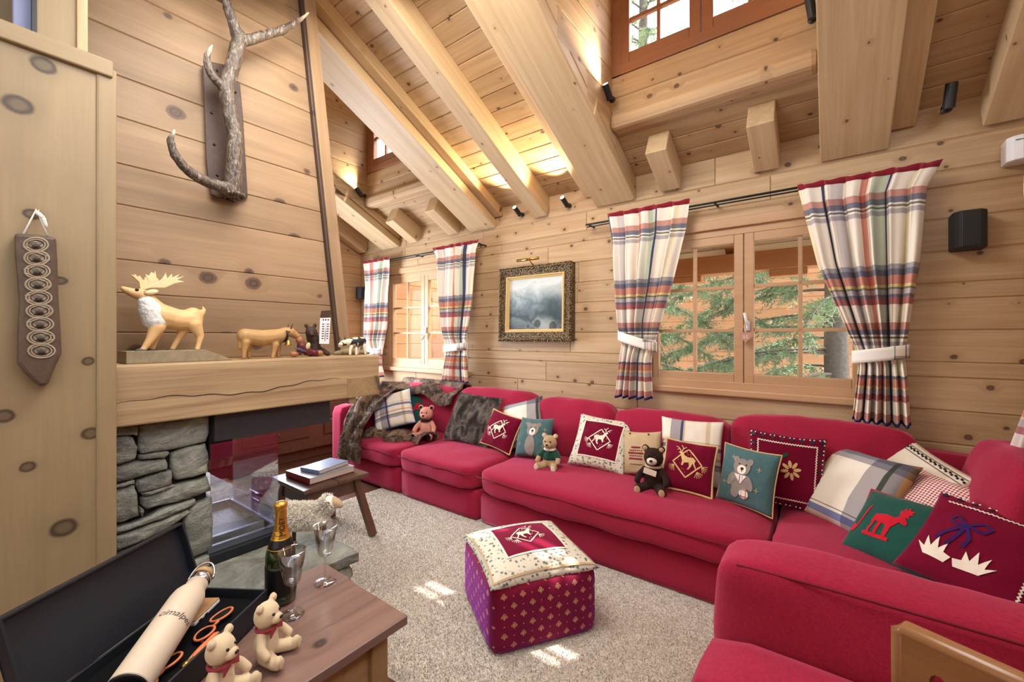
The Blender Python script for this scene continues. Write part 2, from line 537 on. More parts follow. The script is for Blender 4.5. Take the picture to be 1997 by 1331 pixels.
def pouf_mat():
    m = NT('fleur_velvet')
    x, y, z = m.sep(m.obj())
    h = m.math('ADD', x, y)       # one of them is constant on each side
    s = 1 / .085
    u = m.math('MULTIPLY', h, s)
    w = m.math('MULTIPLY', z, s)
    p = m.math('ADD', m.math('FLOOR', m.math('ADD', u, w)), 0)
    a = m.math('SUBTRACT', m.math('FRACT', m.math('ADD', u, w)), .5)
    b = m.math('SUBTRACT', m.math('FRACT', m.math('SUBTRACT', m.math('ADD', u, 40), w)), .5)
    # rotated cell back to upright
    cu = m.math('MULTIPLY', m.math('ADD', a, b), .5)
    cv = m.math('MULTIPLY', m.math('SUBTRACT', a, b), .5)

    def ringd(px, py, r, wd):
        d = m.math('SQRT', m.math('ADD', m.math('POWER', m.math('SUBTRACT', cu, px), 2), m.math('POWER', m.math('SUBTRACT', cv, py), 2)))
        return m.math('LESS_THAN', m.math('ABSOLUTE', m.math('SUBTRACT', d, r)), wd)
    f = ringd(0, .10, .055, .022)
    for q in ((-.09, 0), (.09, 0)):
        f = m.math('MAXIMUM', f, ringd(q[0], q[1], .05, .022))
    f = m.math('MAXIMUM', f, m.math('LESS_THAN', m.math('SQRT', m.math('ADD', m.math('POWER', m.math('MULTIPLY', cu, 2.2), 2), m.math('POWER', m.math('ADD', cv, .06), 2))), .1))
    sp = m.math('LESS_THAN', m.math('ADD', m.math('ABSOLUTE', m.math('SUBTRACT', m.math('ABSOLUTE', a), .5)), m.math('ABSOLUTE', m.math('SUBTRACT', m.math('ABSOLUTE', b), .5))), .06)
    f = m.math('MAXIMUM', f, sp)
    n = m.noise(m.obj(), 12, 3)
    base = m.mix(n, hx('#5e0a20'), hx('#86112c'))
    m.set(Base_Color=m.mix(m.math('MULTIPLY', f, .8), base, hx('#cf9a6c')), Roughness=.8)
    m.b.inputs['Sheen Weight'].default_value = .4
    m.b.inputs['Sheen Tint'].default_value = hx('#d070ff')
    m.b.inputs['Specular IOR Level'].default_value = .15
    return m.m


def dotted(name, base, dot, scale):
    m = NT(name)
    v = m.voro(m.obj(), scale)
    f = m.math('LESS_THAN', v.outputs['Distance'], .32)
    m.set(Base_Color=m.mix(f, hx(base), hx(dot)), Roughness=.9)
    return m.m


def cowhide():
    m = NT('holstein_paint')
    n = m.noise(m.obj(), 26, 2, .4)
    m.set(Base_Color=m.mix(m.smooth(n, .49, .51), hx('#20242c'), hx('#dcd2b8')), Roughness=.5)
    return m.m


MT['rug'] = rug_mat()
MT['stone'] = stone_mat()
MT['antler'] = antler_mat()
MT['painting'] = painting_mat()
MT['ornate'] = ornate_mat()
MT['tapestry'] = tapestry_mat()
MT['pouf'] = pouf_mat()
MT['holstein'] = cowhide()
MT['gingham'] = stripes('gingham_cloth', '#a5182f', '#f1ece6', 520)
MT['teddy_check'] = stripes('teddy_check_cloth', '#b8473a', '#e8c0a8', 700)
MT['curtain'] = plaid('plaid_curtain', True, 1.05, .999, 0, 0)
MT['pl1'] = plaid('plaid_cushion', False, 2.4, 2.4, .08, .08, [(0, '#f1ece2'), (.12, '#f1ece2'), (.30, '#d9c9ae'), (.36, '#f3eee4'), (.78, '#a7a2ac'), (.93, '#2b3c6e'), (.97, '#c9bcae')], [(0, '#f3eee4'), (.10, '#27479a'), (.16, '#f1ece2'), (.2, '#2b2f3c'), (.21, '#f3eee4'), (.82, '#8d8a96'), (.88, '#27376b'), (.91, '#f3eee4'), (.96, '#d8a28e')])
MT['pl2'] = plaid('plaid_cushion_blue_stripe', False, 2.4, 2.4, .5, .5, [(0, '#b98f5e'), (.12, '#e7dccb'), (.2, '#f3efe6'), (.66, '#a9a6ac'), (.85, '#20382c'), (.9, '#8a878f')], [(0, '#c9a6a0'), (.06, '#20479f'), (.14, '#f1ece2'), (.17, '#20382c'), (.18, '#f3efe6'), (.84, '#8b8a9a'), (.92, '#27376b')])
MT['tiecheck'] = plaid('tieback_cloth', False, 9, 3, .2, .3)
MT['booktop'] = plain('book_blue_cover', '#7d93bd', .3, 0, .5, 25, .05, vary=.35)
MT['bookred'] = plain('book_red_cover', '#9c2434', .35)
MT['bookcover'] = plain('book_pale_cover', '#c9cbd4', .35, 0, .4, 18, .05, vary=.4)
MT['bottle'] = plain('bottle_green_glass', '#0d2a0f', .06, 0, .8, coat=.5)
MT['label'] = plain('black_label', '#0e0d10', .35)
MT['redribbon'] = plaid('bear_ribbon', False, 60, 60, 0, 0, [(0, '#a01228'), (.4, '#4a0f24'), (.55, '#b8203a'), (.9, '#3c1a2c')], [(0, '#ffffff'), (.5, '#d0a0a8'), (.6, '#ffffff')])


MT['glass'] = glass('drinking_glass', (.95, .96, .96, 1), .09, 1.0)


def emit(name, col, st):
    m = NT(name)
    m.set(Base_Color=hx(col))
    m.b.inputs['Emission Color'].default_value = hx(col)
    m.b.inputs['Emission Strength'].default_value = st
    return m.m


MT['lampface'] = emit('spot_led', '#ffedc4', 14)

# ------------------------------------------------------------------ object helpers
PM = {}


def link(o, parent=None, world=True):
    COL.objects.link(o)
    if parent is not None:
        o.parent = parent
        if world:
            o.matrix_parent_inverse = PM.get(parent.name, Matrix.Identity(4)).inverted()
    return o


def tag(o, label=None, cat=None, group=None, kind=None):
    if label: o['label'] = label
    if cat: o['category'] = cat
    if group: o['group'] = group
    if kind: o['kind'] = kind
    return o


def thing(name, label, cat, loc=(0, 0, 0), rotz=0, group=None, M=None):
    o = bpy.data.objects.new(name, None)
    o.empty_display_size = .05
    m = M if M is not None else Matrix.Translation(V(loc)) @ Matrix.Rotation(rotz, 4, 'Z')
    o.matrix_basis = m
    COL.objects.link(o)
    PM[o.name] = m.copy()
    return tag(o, label, cat, group)


def struct(name, label=None):
    o = bpy.data.objects.new(name, None)
    o.empty_display_size = .05
    COL.objects.link(o)
    PM[o.name] = Matrix.Identity(4)
    return tag(o, label, None, None, 'structure')


class MB:
    def __init__(s):
        s.v = []
        s.f = []
        s.uv = None

    def add(s, vs, fs):
        b = len(s.v)
        s.v += [V(p) for p in vs]
        s.f += [tuple(i + b for i in f) for f in fs]
        return s

    def box(s, c, size, R=None):
        h = V(size) / 2
        pts = [V((x * h.x, y * h.y, z * h.z)) for x in (-1, 1) for y in (-1, 1) for z in (-1, 1)]
        if R is not None:
            pts = [R @ p for p in pts]
        return s.add([V(c) + p for p in pts], [(0, 1, 3, 2), (4, 6, 7, 5), (0, 4, 5, 1), (2, 3, 7, 6), (0, 2, 6, 4), (1, 5, 7, 3)])

    def bar(s, p, q, w, h, up=(0, 0, 1)):
        p, q = V(p), V(q)
        ex = (q - p)
        L = ex.length
        ex.normalize()
        ez = V(up)
        ey = ez.cross(ex).normalized()
        ez = ex.cross(ey)
        R = Matrix((ex, ey, ez)).transposed()
        return s.box((p + q) / 2, (L, w, h), R)

    def tube(s, pts, rad, seg=8, caps=True, closed=False):
        pts = [V(p) for p in pts]
        n = len(pts)
        if not hasattr(rad, '__len__'):
            rad = [rad] * n
        vs, fs = [], []
        nrm = None
        for i, p in enumerate(pts):
            if closed:
                t = pts[(i + 1) % n] - pts[i - 1]
            else:
                t = pts[min(i + 1, n - 1)] - pts[max(i - 1, 0)]
            t.normalize()
            if nrm is None:
                nrm = t.orthogonal().normalized()
            nrm = (nrm - t * nrm.dot(t))
            if nrm.length < 1e-6:
                nrm = t.orthogonal()
            nrm.normalize()
            bn = t.cross(nrm)
            for k in range(seg):
                a = 2 * PI * k / seg
                vs.append(p + (nrm * math.cos(a) + bn * math.sin(a)) * rad[i])
        m = n if closed else n - 1
        for i in range(m):
            j = (i + 1) % n
            for k in range(seg):
                k2 = (k + 1) % seg
                fs.append((i * seg + k, i * seg + k2, j * seg + k2, j * seg + k))
        if caps and not closed:
            fs.append(tuple(range(seg - 1, -1, -1)))
            fs.append(tuple((n - 1) * seg + k for k in range(seg)))
        return s.add(vs, fs)

    def ell(s, c, r, R=None, seg=16, rings=10):
        if not hasattr(r, '__len__'):
            r = (r, r, r)
        vs, fs = [], []
        for i in range(rings + 1):
            th = PI * i / rings
            for k in range(seg):
                ph = 2 * PI * k / seg
                p = V((r[0] * math.sin(th) * math.cos(ph), r[1] * math.sin(th) * math.sin(ph), r[2] * math.cos(th)))
                if R is not None:
                    p = R @ p
                vs.append(V(c) + p)
        for i in range(rings):
            for k in range(seg):
                k2 = (k + 1) % seg
                a, b, cc, d = i * seg + k, (i + 1) * seg + k, (i + 1) * seg + k2, i * seg + k2
                if i == 0:
                    fs.append((a, b, cc))
                elif i == rings - 1:
                    fs.append((a, b, d))
                else:
                    fs.append((a, b, cc, d))
        return s.add(vs, fs)

    def cap(s, p, q, r1, r2, seg=12):
        # tapered capsule for figures
        p, q = V(p), V(q)
        n = 5
        s.tube([p.lerp(q, i / n) for i in range(n + 1)], [r1 + (r2 - r1) * i / n for i in range(n + 1)], seg)
        s.ell(p, r1, None, seg, 8)
        return s.ell(q, r2, None, seg, 8)

    def chain(s, pts, rad):
        for i in range(len(pts) - 1):
            s.cap(pts[i], pts[i + 1], rad[i], rad[i + 1])
        return s

    def lathe(s, prof, seg=24, M=None):
        M = M or Matrix.Identity(4)
        vs, fs = [], []
        n = len(prof)
        for (r, z) in prof:
            for k in range(seg):
                a = 2 * PI * k / seg
                vs.append(M @ V((r * math.cos(a), r * math.sin(a), z)))
        for i in range(n - 1):
            for k in range(seg):
                k2 = (k + 1) % seg
                fs.append((i * seg + k, i * seg + k2, (i + 1) * seg + k2, (i + 1) * seg + k))
        fs.append(tuple(range(seg - 1, -1, -1)))
        fs.append(tuple((n - 1) * seg + k for k in range(seg)))
        return s.add(vs, fs)

    def prism(s, poly, fn0, fn1):
        # poly in 2-D, fn0/fn1 give back and front 3-D points
        n = len(poly)
        vs = [fn0(*p) for p in poly] + [fn1(*p) for p in poly]
        fs = [tuple(range(n - 1, -1, -1)), tuple(range(n, 2 * n))]
        for i in range(n):
            j = (i + 1) % n
            fs.append((i, j, n + j, n + i))
        return s.add(vs, fs)

    def grid(s, fn, nu, nv, uv=False, wrapu=False):
        b = len(s.v)
        for j in range(nv + 1):
            for i in range(nu + 1):
                s.v.append(V(fn(i / nu, j / nv)))
                if uv:
                    s.uv = s.uv or []
                    s.uv.append((i / nu, j / nv))
        w = nu + 1
        for j in range(nv):
            for i in range(nu):
                a = b + j * w + i
                s.f.append((a, a + 1, a + w + 1, a + w))
        return s

    def build(s, name, mat, parent=None, M=None, smooth=False, bevel=0, sub=0, remesh=0, world=True, recalc=True, attr=None, solid=0, mesh_only=False):
        me = bpy.data.meshes.new(name)
        me.from_pydata([tuple(p) for p in s.v], [], s.f)
        if s.uv:
            ul = me.uv_layers.new(name='UVMap')
            for lp in me.loops:
                ul.data[lp.index].uv = s.uv[lp.vertex_index]
        if recalc:
            bm = bmesh.new()
            bm.from_mesh(me)
            bmesh.ops.recalc_face_normals(bm, faces=bm.faces)
            bm.to_mesh(me)
            bm.free()
        if attr:
            at = me.attributes.new(attr[0], 'FLOAT', 'POINT')
            at.data.foreach_set('value', attr[1])
        if mat is not None:
            me.materials.append(MT[mat] if isinstance(mat, str) else mat)
        if smooth:
            me.polygons.foreach_set('use_smooth', [True] * len(me.polygons))
        o = bpy.data.objects.new(name, me)
        if M is not None:
            o.matrix_basis = M
        link(o, parent, world)
        PM[o.name] = M.copy() if M is not None else Matrix.Identity(4)
        if not world and parent is not None:
            PM[o.name] = PM.get(parent.name, Matrix.Identity(4)) @ PM[o.name]
        if solid:
            md = o.modifiers.new('solid', 'SOLIDIFY')
            md.thickness = solid
            md.offset = 0
        if remesh:
            md = o.modifiers.new('remesh', 'REMESH')
            md.mode = 'VOXEL'
            md.voxel_size = remesh
            md.use_smooth_shade = True
            md = o.modifiers.new('smooth', 'SMOOTH')
            md.factor = .5
            md.iterations = 5
        if bevel:
            md = o.modifiers.new('bevel', 'BEVEL')
            md.width = bevel
            md.segments = 2
            md.limit_method = 'ANGLE'
            md.angle_limit = math.radians(40)
        if sub:
            md = o.modifiers.new('sub', 'SUBSURF')
            md.levels = sub
            md.render_levels = sub
        return o


BC = {}


def frame(c, ex, ey, ez):
    M = Matrix.Identity(4)
    for i, e in enumerate((ex, ey, ez)):
        M.col[i][:3] = V(e)[:]
    M.col[3][:3] = V(c)[:]
    return M


def board(name, c, ex, ez, L, W, T, mat, parent, ch=.004):
    """A board: length L along ex, face normal ez; its front edges are chamfered so that joints read. c = middle of its front face."""
    ex, ez = V(ex).normalized(), V(ez).normalized()
    ey = ez.cross(ex)
    key = (round(L, 3), round(W, 3), round(T, 3), mat, ch)
    if key not in BC:
        a, b = L / 2, W / 2
        vs = [(-a, -b, -T), (a, -b, -T), (a, b, -T), (-a, b, -T), (-a, -b, -ch), (a, -b, -ch), (a, b, -ch), (-a, b, -ch),
              (-a + ch * .5, -b + ch, 0), (a - ch * .5, -b + ch, 0), (a - ch * .5, b - ch, 0), (-a + ch * .5, b - ch, 0)]
        fs = [(3, 2, 1, 0), (0, 1, 5, 4), (1, 2, 6, 5), (2, 3, 7, 6), (3, 0, 4, 7), (4, 5, 9, 8), (5, 6, 10, 9), (6, 7, 11, 10), (7, 4, 8, 11), (8, 9, 10, 11)]
        me = bpy.data.meshes.new(name)
        me.from_pydata(vs, [], fs)
        me.materials.append(MT[mat])
        BC[key] = me
    o = bpy.data.objects.new(name, BC[key])
    o.matrix_basis = frame(c, ex, ey, ez)
    link(o, parent)
    PM[o.name] = o.matrix_basis.copy()
    return o


def beam(name, p, q, w, h, mat, parent, up=(0, 0, 1), bev=.006):
    """Squared timber from p to q (centre line)."""
    p, q = V(p), V(q)
    ex = (q - p)
    L = ex.length
    ex.normalize()
    ey = V(up).cross(ex).normalized()
    ez = ex.cross(ey)
    return MB().box((0, 0, 0), (L, w, h)).build(name, mat, parent, M=frame((p + q) / 2, ex, ey, ez), bevel=bev)


def rows_wall(parent, name, rows, x0, x1, place, mat, holes=(), joints=True, T=.03):
    """Courses of boards; place(a, b) -> (centre fn args). holes = [(x0,x1,z0,z1)]"""
    for (z0, z1) in rows:
        spans = [(x0, x1)]
        for (a, b, c, d) in holes:
            if z1 <= c + 1e-4 or z0 >= d - 1e-4:
                continue
            ns = []
            for (s, e) in spans:
                if b <= s or a >= e:
                    ns.append((s, e))
                    continue
                if a > s: ns.append((s, a))
                if b < e: ns.append((b, e))
            spans = ns
        for (s, e) in spans:
            cuts = [s]
            if joints and e - s > 1.6:
                c = s + random.uniform(.7, 1.5)
                while c < e - .5:
                    cuts.append(c)
                    c += random.uniform(1.2, 2.4)
            cuts.append(e)
            for i in range(len(cuts) - 1):
                a, b = cuts[i], cuts[i + 1]
                if b - a > .01:
                    place(name, a, b, z0, z1, mat, parent, T)


# ================================================================== THE SETTING
WY = 3.35                     # back wall face
XL, XR = -5.12, 0.85
th = math.atan(.5)
CS, SN = math.cos(th), math.sin(th)


def zr(y): return 2.70 + .5 * (WY - y)      # underside of the roof boards


fl = struct('floor')
for i in range(28):
    y = -1.6 + i * .19
    cuts = [-6.0, random.uniform(-4.6, -3.8), random.uniform(-2.4, -1.4), random.uniform(-.4, .4), 1.2]
    for a, b in zip(cuts, cuts[1:]):
        board('plank', ((a + b) / 2, y + .095, 0), (1, 0, 0), (0, 0, 1), b - a, .19, .02, 'floor', fl, .002)


def pl_back(name, a, b, z0, z1, mat, parent, T):
    board(name, ((a + b) / 2, WY, (z0 + z1) / 2), (1, 0, 0), (0, -1, 0), b - a, z1 - z0, T, mat, parent, .008)


def pl_x(x, sgn):
    def f(name, a, b, z0, z1, mat, parent, T):
        board(name, (x, (a + b) / 2, (z0 + z1) / 2), (0, sgn, 0), (sgn, 0, 0), b - a, z1 - z0, T, mat, parent, .008)
    return f


ZL = [0, .16, .34, .45, .62, .80, .985, 1.17, 1.255, 1.435, 1.61, 1.70, 1.88, 2.06, 2.24, 2.33, 2.50, 2.72]
ROWS = list(zip(ZL, ZL[1:]))
W1 = (-4.53, -3.13, 1.02, 2.18)
W2 = (-1.195, .205, 1.02, 2.18)
wb = struct('wall_back')
rows_wall(wb, 'plank', ROWS, XL - .03, XR + .03, pl_back, 'pine', (W1, W2))
wl = struct('wall_left')
rows_wall(wl, 'plank', [(z0, z1) for z0, z1 in ROWS], -1.8, WY + .03, pl_x(XL, 1), 'pine_left', ())
zz = 2.72
while zz < 4.2:          # gable above the eaves
    ymax = WY - (zz - 2.70) * 2
    pl_x(XL, 1)('plank', -1.8, ymax, zz, zz + .18, 'pine_left', wl, .03)
    zz += .18
wr = struct('wall_right')
wf = struct('wall_front')
rows_wall(wf, 'plank', ROWS + [(2.72 + .3 * i, 3.02 + .3 * i) for i in range(8)], XL - .03, XR + .03, lambda n, a, b, z0, z1, mt, p, T: board(n, ((a + b) / 2, -1.78, (z0 + z1) / 2), (1, 0, 0), (0, 1, 0), b - a, z1 - z0, T, mt, p), 'pine', (), joints=False)
rows_wall(wr, 'plank', ROWS, -1.8, WY, pl_x(XR, -1), 'pine', ())

# ---- ceiling boards on the slope
ce = struct('ceiling')
D1 = (-4.27, -3.07)
D2 = (-1.27, -.06)
BW = .135
t = -1.35
while t < 5.9:
    spans = [(XL - .1, XR + .1)]
    if t < -.02:
        spans = [(-2.3, 1.6)]
    tm = t + BW / 2
    if .525 < tm < 3.35:
        spans = [(XL - .1, D1[0]), (D1[1], D2[0]), (D2[1], XR + .1)]
    for a, b in spans:
        y, z = WY - tm * CS, 2.70 + tm * SN
        board('board', ((a + b) / 2, y, z), (1, 0, 0), (0, -SN, -CS), b - a, BW, .025, 'ceil', ce, .007)
    t += BW


def rafter(xc, w, y0=WY, y1=-.4, dz=0.0, h=.18, mat='beam'):
    f = lambda y: 2.60 + dz + .5 * (WY - y)
    return beam('rafter', (xc, y0, f(y0)), (xc, y1, f(y1)), w, h, mat, ce)


for xc, w in ((-2.17, .15), (-5.02, .16), (.715, .15)):
    rafter(xc, w)
for lo, hi, ulo, uhi in ((-1.61, -1.27, -1.72, -1.27), (-.06, .27, -.06, .384), (-3.07, -2.73, -3.07, -2.65), (-4.61, -4.27, -4.70, -4.27)):
    rafter((lo + hi) / 2, hi - lo, dz=-.055, h=.08)
    rafter((ulo + uhi) / 2, uhi - ulo, dz=.05, h=.09)
for xc in (-.985, -.35, -3.97, -3.31):
    rafter(xc, .148, y1=3.0)

# ---- dormers
YD = 2.88
for k, (a, b) in enumerate((D1, D2)):
    dw = struct('wall_dormer' if k == 0 else 'wall_dormer.001')
    for z0, z1 in ((2.90, 3.115), (3.115, 3.27), (4.0, 4.2)):
        board('plank', ((a + b) / 2, YD, (z0 + z1) / 2), (1, 0, 0), (0, -1, 0), b - a + .06, z1 - z0, .06, 'pine', dw, .006)
    z = 2.94
    while z < 4.2:
        h = .19
        ylo = max(WY - (z + h - 2.70) * 2, .35)
        for x, s in ((a, 1), (b, -1)):
            board('plank', (x, (ylo + YD + .10) / 2, z + h / 2), (0, s, 0), (s, 0, 0), max(YD + .10 - ylo, .05), h, .03, 'pine', dw, .005)
        z += h
    for i in range(14):
        y = .4 + i * .18
        board('board', ((a + b) / 2, y + .09, 4.2), (1, 0, 0), (0, 0, -1), b - a, .18, .025, 'ceil', dw, .004)
    # log at the foot of the dormer wall, rounded
    beam('log', (a, YD + .02, 2.935), (b, YD + .02, 2.935), .13, .11, 'pine', dw, bev=.03)


def window(name, x0, x1, z0, z1, y, mat, rows=3, fr=.055, st=.06):
    w = struct(name)
    xm = (x0 + x1) / 2
    m = MB()
    for x in (x0, x1):
        s = 1 if x == x0 else -1
        m.box((x + s * fr / 2, y + .05, (z0 + z1) / 2), (fr, .10, z1 - z0))
    for z, s in ((z0, 1), (z1, -1)):
        m.box((xm, y + .05, z + s * fr / 2), (x1 - x0, .0999, fr))
    m.build('frame', mat, w, bevel=.004)
    for a, b in ((x0 + fr - .01, xm - .002), (xm + .002, x1 - fr + .01)):
        c, d = z0 + fr - .01, z1 - fr + .01
        m = MB()
        yy = y + .03
        for x, s in ((a, 1), (b, -1)):
            m.box((x + s * st / 2, yy, (c + d) / 2), (st, .05, d - c))
        for z, s in ((c, 1), (d, -1)):
            m.box(((a + b) / 2, yy, z + s * (st + .01) / 2), (b - a - 2 * st, .05, st + .01))
        sa = m.build('sash', mat, w, bevel=.005)
        ga, gb, gc, gd = a + st, b - st, c + st + .01, d - st - .01
        m = MB()
        m.box(((ga + gb) / 2, yy + .002, (gc + gd) / 2), (.024, .03, gd - gc))
        m.build('muntin', mat, sa, bevel=.003)
        for i in range(1, rows):
            zc = gc + (gd - gc) * i / rows
            MB().box(((ga + gb) / 2, yy + .001, zc), (gb - ga, .028, .024)).build('muntin', mat, sa, bevel=.003)
        for i in range(rows):
            for j in range(2):
                cx = ga + (gb - ga) * (j + .5) / 2
                cz = gc + (gd - gc) * (i + .5) / rows
                MB().box((cx, yy + .012, cz), ((gb - ga) / 2 - .012, .004, (gd - gc) / rows - .012)).build('pane', 'pane', sa)
    return w, xm


for nm, (a, b, c, d) in (('window_1', W1), ('window_2', W2)):
    w, xm = window(nm, a, b, c, d, WY, 'window')
    MB().box(((a + b) / 2, WY - .012, d + .03), (b - a + .16, .03, .07)).build('casing', 'window', w, bevel=.006)
    MB().box(((a + b) / 2, WY - .018, c - .02), (b - a + .10, .04, .05)).build('sill', 'window', w, bevel=.01)
    # handle on the meeting stile
    h = MB()
    h.box((xm + .028, WY - .004, 1.475), (.026, .01, .07))
    h.tube([(xm + .028, WY - .008, 1.485), (xm + .028, WY - .04, 1.49), (xm + .02, WY - .045, 1.52), (xm + .012, WY - .045, 1.565)], .009, 8)
    h.build('handle', 'white', w, smooth=True)
for nm, (a, b) in (('window_3', D1), ('window_4', D2)):
    window(nm, a, b, 3.27, 4.02, YD - .01, 'window_dark', rows=2, fr=.07, st=.07)

# ---- partition left of the fireplace
pt = struct('wall_partition')
XP = -2.26
beam('post', (XP - .01, .362, 0), (XP - .01, .362, 2.45), .034, .06, 'panel', pt, up=(0, 1, 0), bev=.008)
board('panel', (XP, -.43, 1.19), (0, 0, 1), (1, 0, 0), 2.45, 1.548, .03, 'panel_board', pt, .003)
beam('rail', (XP, -1.2, 2.445), (XP, .379, 2.445), .04, .065, 'panel', pt, bev=.006)
board('panel', (XP - .035, .235, 2.9), (0, 0, 1), (1, 0, 0), .86, .115, .03, 'panel', pt, .003)
beam('trim', (XP - .03, .299, 2.45), (XP - .03, .299, 3.3), .012, .03, 'pine', pt, up=(0, 1, 0), bev=.003)
beam('post', (XP - .10, .155, 2.45), (XP - .10, .155, 3.3), .05, .05, plain('blue_grey_paint', '#8d93b4', .5), pt, up=(0, 1, 0), bev=.004)
board('panel', (XP - .5, -.4, 2.8), (0, 0, 1), (1, 0, 0), .9, 1.3, .03, 'panel', pt, .003)
MB().box((XP - .24, .178, 2.9), (.42, .012, .9)).build('panel', 'black', pt)  # black sheet, puts the darkness inside the upper opening into colour

# ================================================================== FIREPLACE
XM = -2.30
fp = thing('fireplace', 'rustic stone and timber fireplace with glazed firebox below the planked chimney hood', 'fireplace', (-2.6, .9, 0))
# mantel beam with a notched cross-beam end
mant = beam('mantel_beam', (-2.58, .38, 1.157), (-2.58, 1.64, 1.157), .56, .252, 'mantel', fp, bev=.008)
beam('beam_end', (-2.55, 1.528, 1.093), (-2.294, 1.528, 1.093), .222, .122, wood('end_grain', '#b5965f', '#806038', '#3a2818', 5, .6, .1, 8, 1.4, .6, .05), mant, bev=.004)
MB().box((-2.33, 1.46, 1.02), (.04, .045, .05)).build('peg', 'mantel', mant, bevel=.004)
# drying crack along the beam face
cr = []
for i in range(40):
    f = i / 39
    cr.append((XM + .0005, .39 + f * .98, 1.128 + .012 * math.sin(f * 9) + .03 * max(0, f - .3) + .004 * math.sin(f * 41)))
MB().tube(cr, [.0006 + .0016 * math.sin(PI * i / 39) for i in range(40)], 5).build('crack', 'nose', mant)
# hood
XH = -2.62
hood = MB().box((XH - .20, .80, 2.5), (.30, .86, 2.4)).build('hood_core', 'hood', fp)
hr = lambda z: 1.587 - (z - 1.33) * .1125 - .055
ZH = [1.283, 1.419, 1.602, 1.757, 2.011, 2.199, 2.413, 2.603, 2.808, 3.01, 3.2, 3.4, 3.6, 3.8, 4.0]
for z0, z1 in zip(ZH, ZH[1:]):
    y1 = hr((z0 + z1) / 2) + .012
    board('plank', (XH, (.15 + y1) / 2, (z0 + z1) / 2), (0, 1, 0), (1, 0, 0), y1 - .15, z1 - z0, .03, 'hood', hood, .005)
for off, w, dx, mt in ((.048, .075, .012, 'hood'), (.0, .02, .006, 'plaque')):
    p0 = (XH + dx, hr(1.283) + off, 1.283)
    p1 = (XH + dx, hr(4.0) + off, 4.0)
    beam('corner_trim', p0, p1, .05, w, mt, hood, up=(0, 1, 0), bev=.006)
# steel lintel and firebox
MB().box((-2.62, 1.05, .962), (.52, .585, .135)).build('lintel', 'iron', fp, bevel=.003)
XG = -2.39
m = MB()
m.box((-2.70, .905, .325), (.66, .33, .05))
fb = m.build('firebox_base', 'frameblk', fp, bevel=.006)
m = MB()
m.box((XG - .01, .905, .368), (.022, .33, .035))
m.box((XG - .32, 1.055, .368), (.62, .022, .035))
m.box((XG - .15, .905, .362), (.03, .33, .02))
m.box((XG - .62, .905, .368), (.022, .33, .035))
m.build('rail', plain('grey_rail', '#5c636c', .5, .3), fb, bevel=.003)
MB().box((XG, .905, .63), (.006, .31, .50)).build('glass_pane', 'fireglass', fp)
MB().box((XG - .31, 1.064, .63), (.60, .006, .50)).build('glass_pane', 'fireglass', fp)
hb = MB()
hb.tube([(XG - .42, 1.085, .47), (XG - .22, 1.085, .47)], .009, 8)
hb.tube([(XG - .40, 1.085, .47), (XG - .40, 1.06, .44)], .006, 6)
hb.tube([(XG - .24, 1.085, .47), (XG - .24, 1.06, .44)], .006, 6)
hb.tube([(XG - .58, 1.08, .435), (XG - .02, 1.08, .435)], .006, 6)
hb.build('door_handle', 'steel', fp, smooth=True)
MB().box((-2.72, .80, .95), (.62, .10, .30)).build('lintel_shade', 'black', fp)  # black block put in for the shade inside, below the lintel

# stones: outlines surveyed on the face plane X = -2.40
XS = -2.405
STN = [
    [(265, 190), (520, 150), (805, 118), (805, 250), (785, 312), (500, 378), (285, 408), (262, 380), (268, 290)],
    [(60, 285), (190, 268), (228, 285), (262, 350), (240, 440), (130, 478), (60, 490)],
    [(60, 205), (262, 192), (262, 268), (215, 262), (60, 275)],
    [(60, 508), (250, 462), (470, 438), (492, 490), (490, 515), (260, 582), (60, 632)],
    [(508, 402), (640, 352), (775, 325), (798, 400), (795, 545), (680, 585), (545, 604), (520, 560)],
    [(250, 600), (400, 555), (520, 528), (522, 628), (400, 672), (268, 698), (245, 650)],
    [(280, 415), (490, 384), (500, 402), (470, 432), (270, 450)],
    [(60, 648), (238, 598), (244, 622), (60, 662)],
    [(60, 672), (235, 628), (262, 720), (272, 868), (160, 912), (60, 935)],
    [(285, 740), (550, 640), (790, 575), (822, 680), (690, 725), (560, 765), (320, 822), (290, 790)],
    [(275, 700), (530, 635), (545, 642), (300, 722)],
    [(275, 800), (312, 828), (300, 885), (270, 840)],
    [(60, 965), (300, 898), (480, 800), (690, 738), (700, 760), (640, 800), (420, 890), (200, 960), (60, 1010)],
    [(60, 1025), (300, 950), (520, 860), (640, 815), (660, 830), (490, 960), (300, 1050), (60, 1145)],
    [(650, 800), (740, 760), (822, 725), (826, 900), (818, 1130), (640, 1195), (612, 1000), (615, 880)],
    [(490, 985), (580, 930), (600, 930), (585, 1100), (605, 1185), (560, 1100)],
    [(625, 1210), (800, 1150), (815, 1240), (690, 1300), (640, 1290)],
    [(60, 1165), (300, 1065), (470, 990), (540, 1110), (300, 1200), (60, 1280)],
    [(60, 1295), (300, 1215), (545, 1125), (610, 1210), (630, 1300), (400, 1380), (60, 1420)],
    [(640, 1310), (810, 1245), (812, 1400), (640, 1460), (400, 1480), (405, 1395)],
    [(60, 1440), (390, 1395), (400, 1560), (60, 1600)],
]
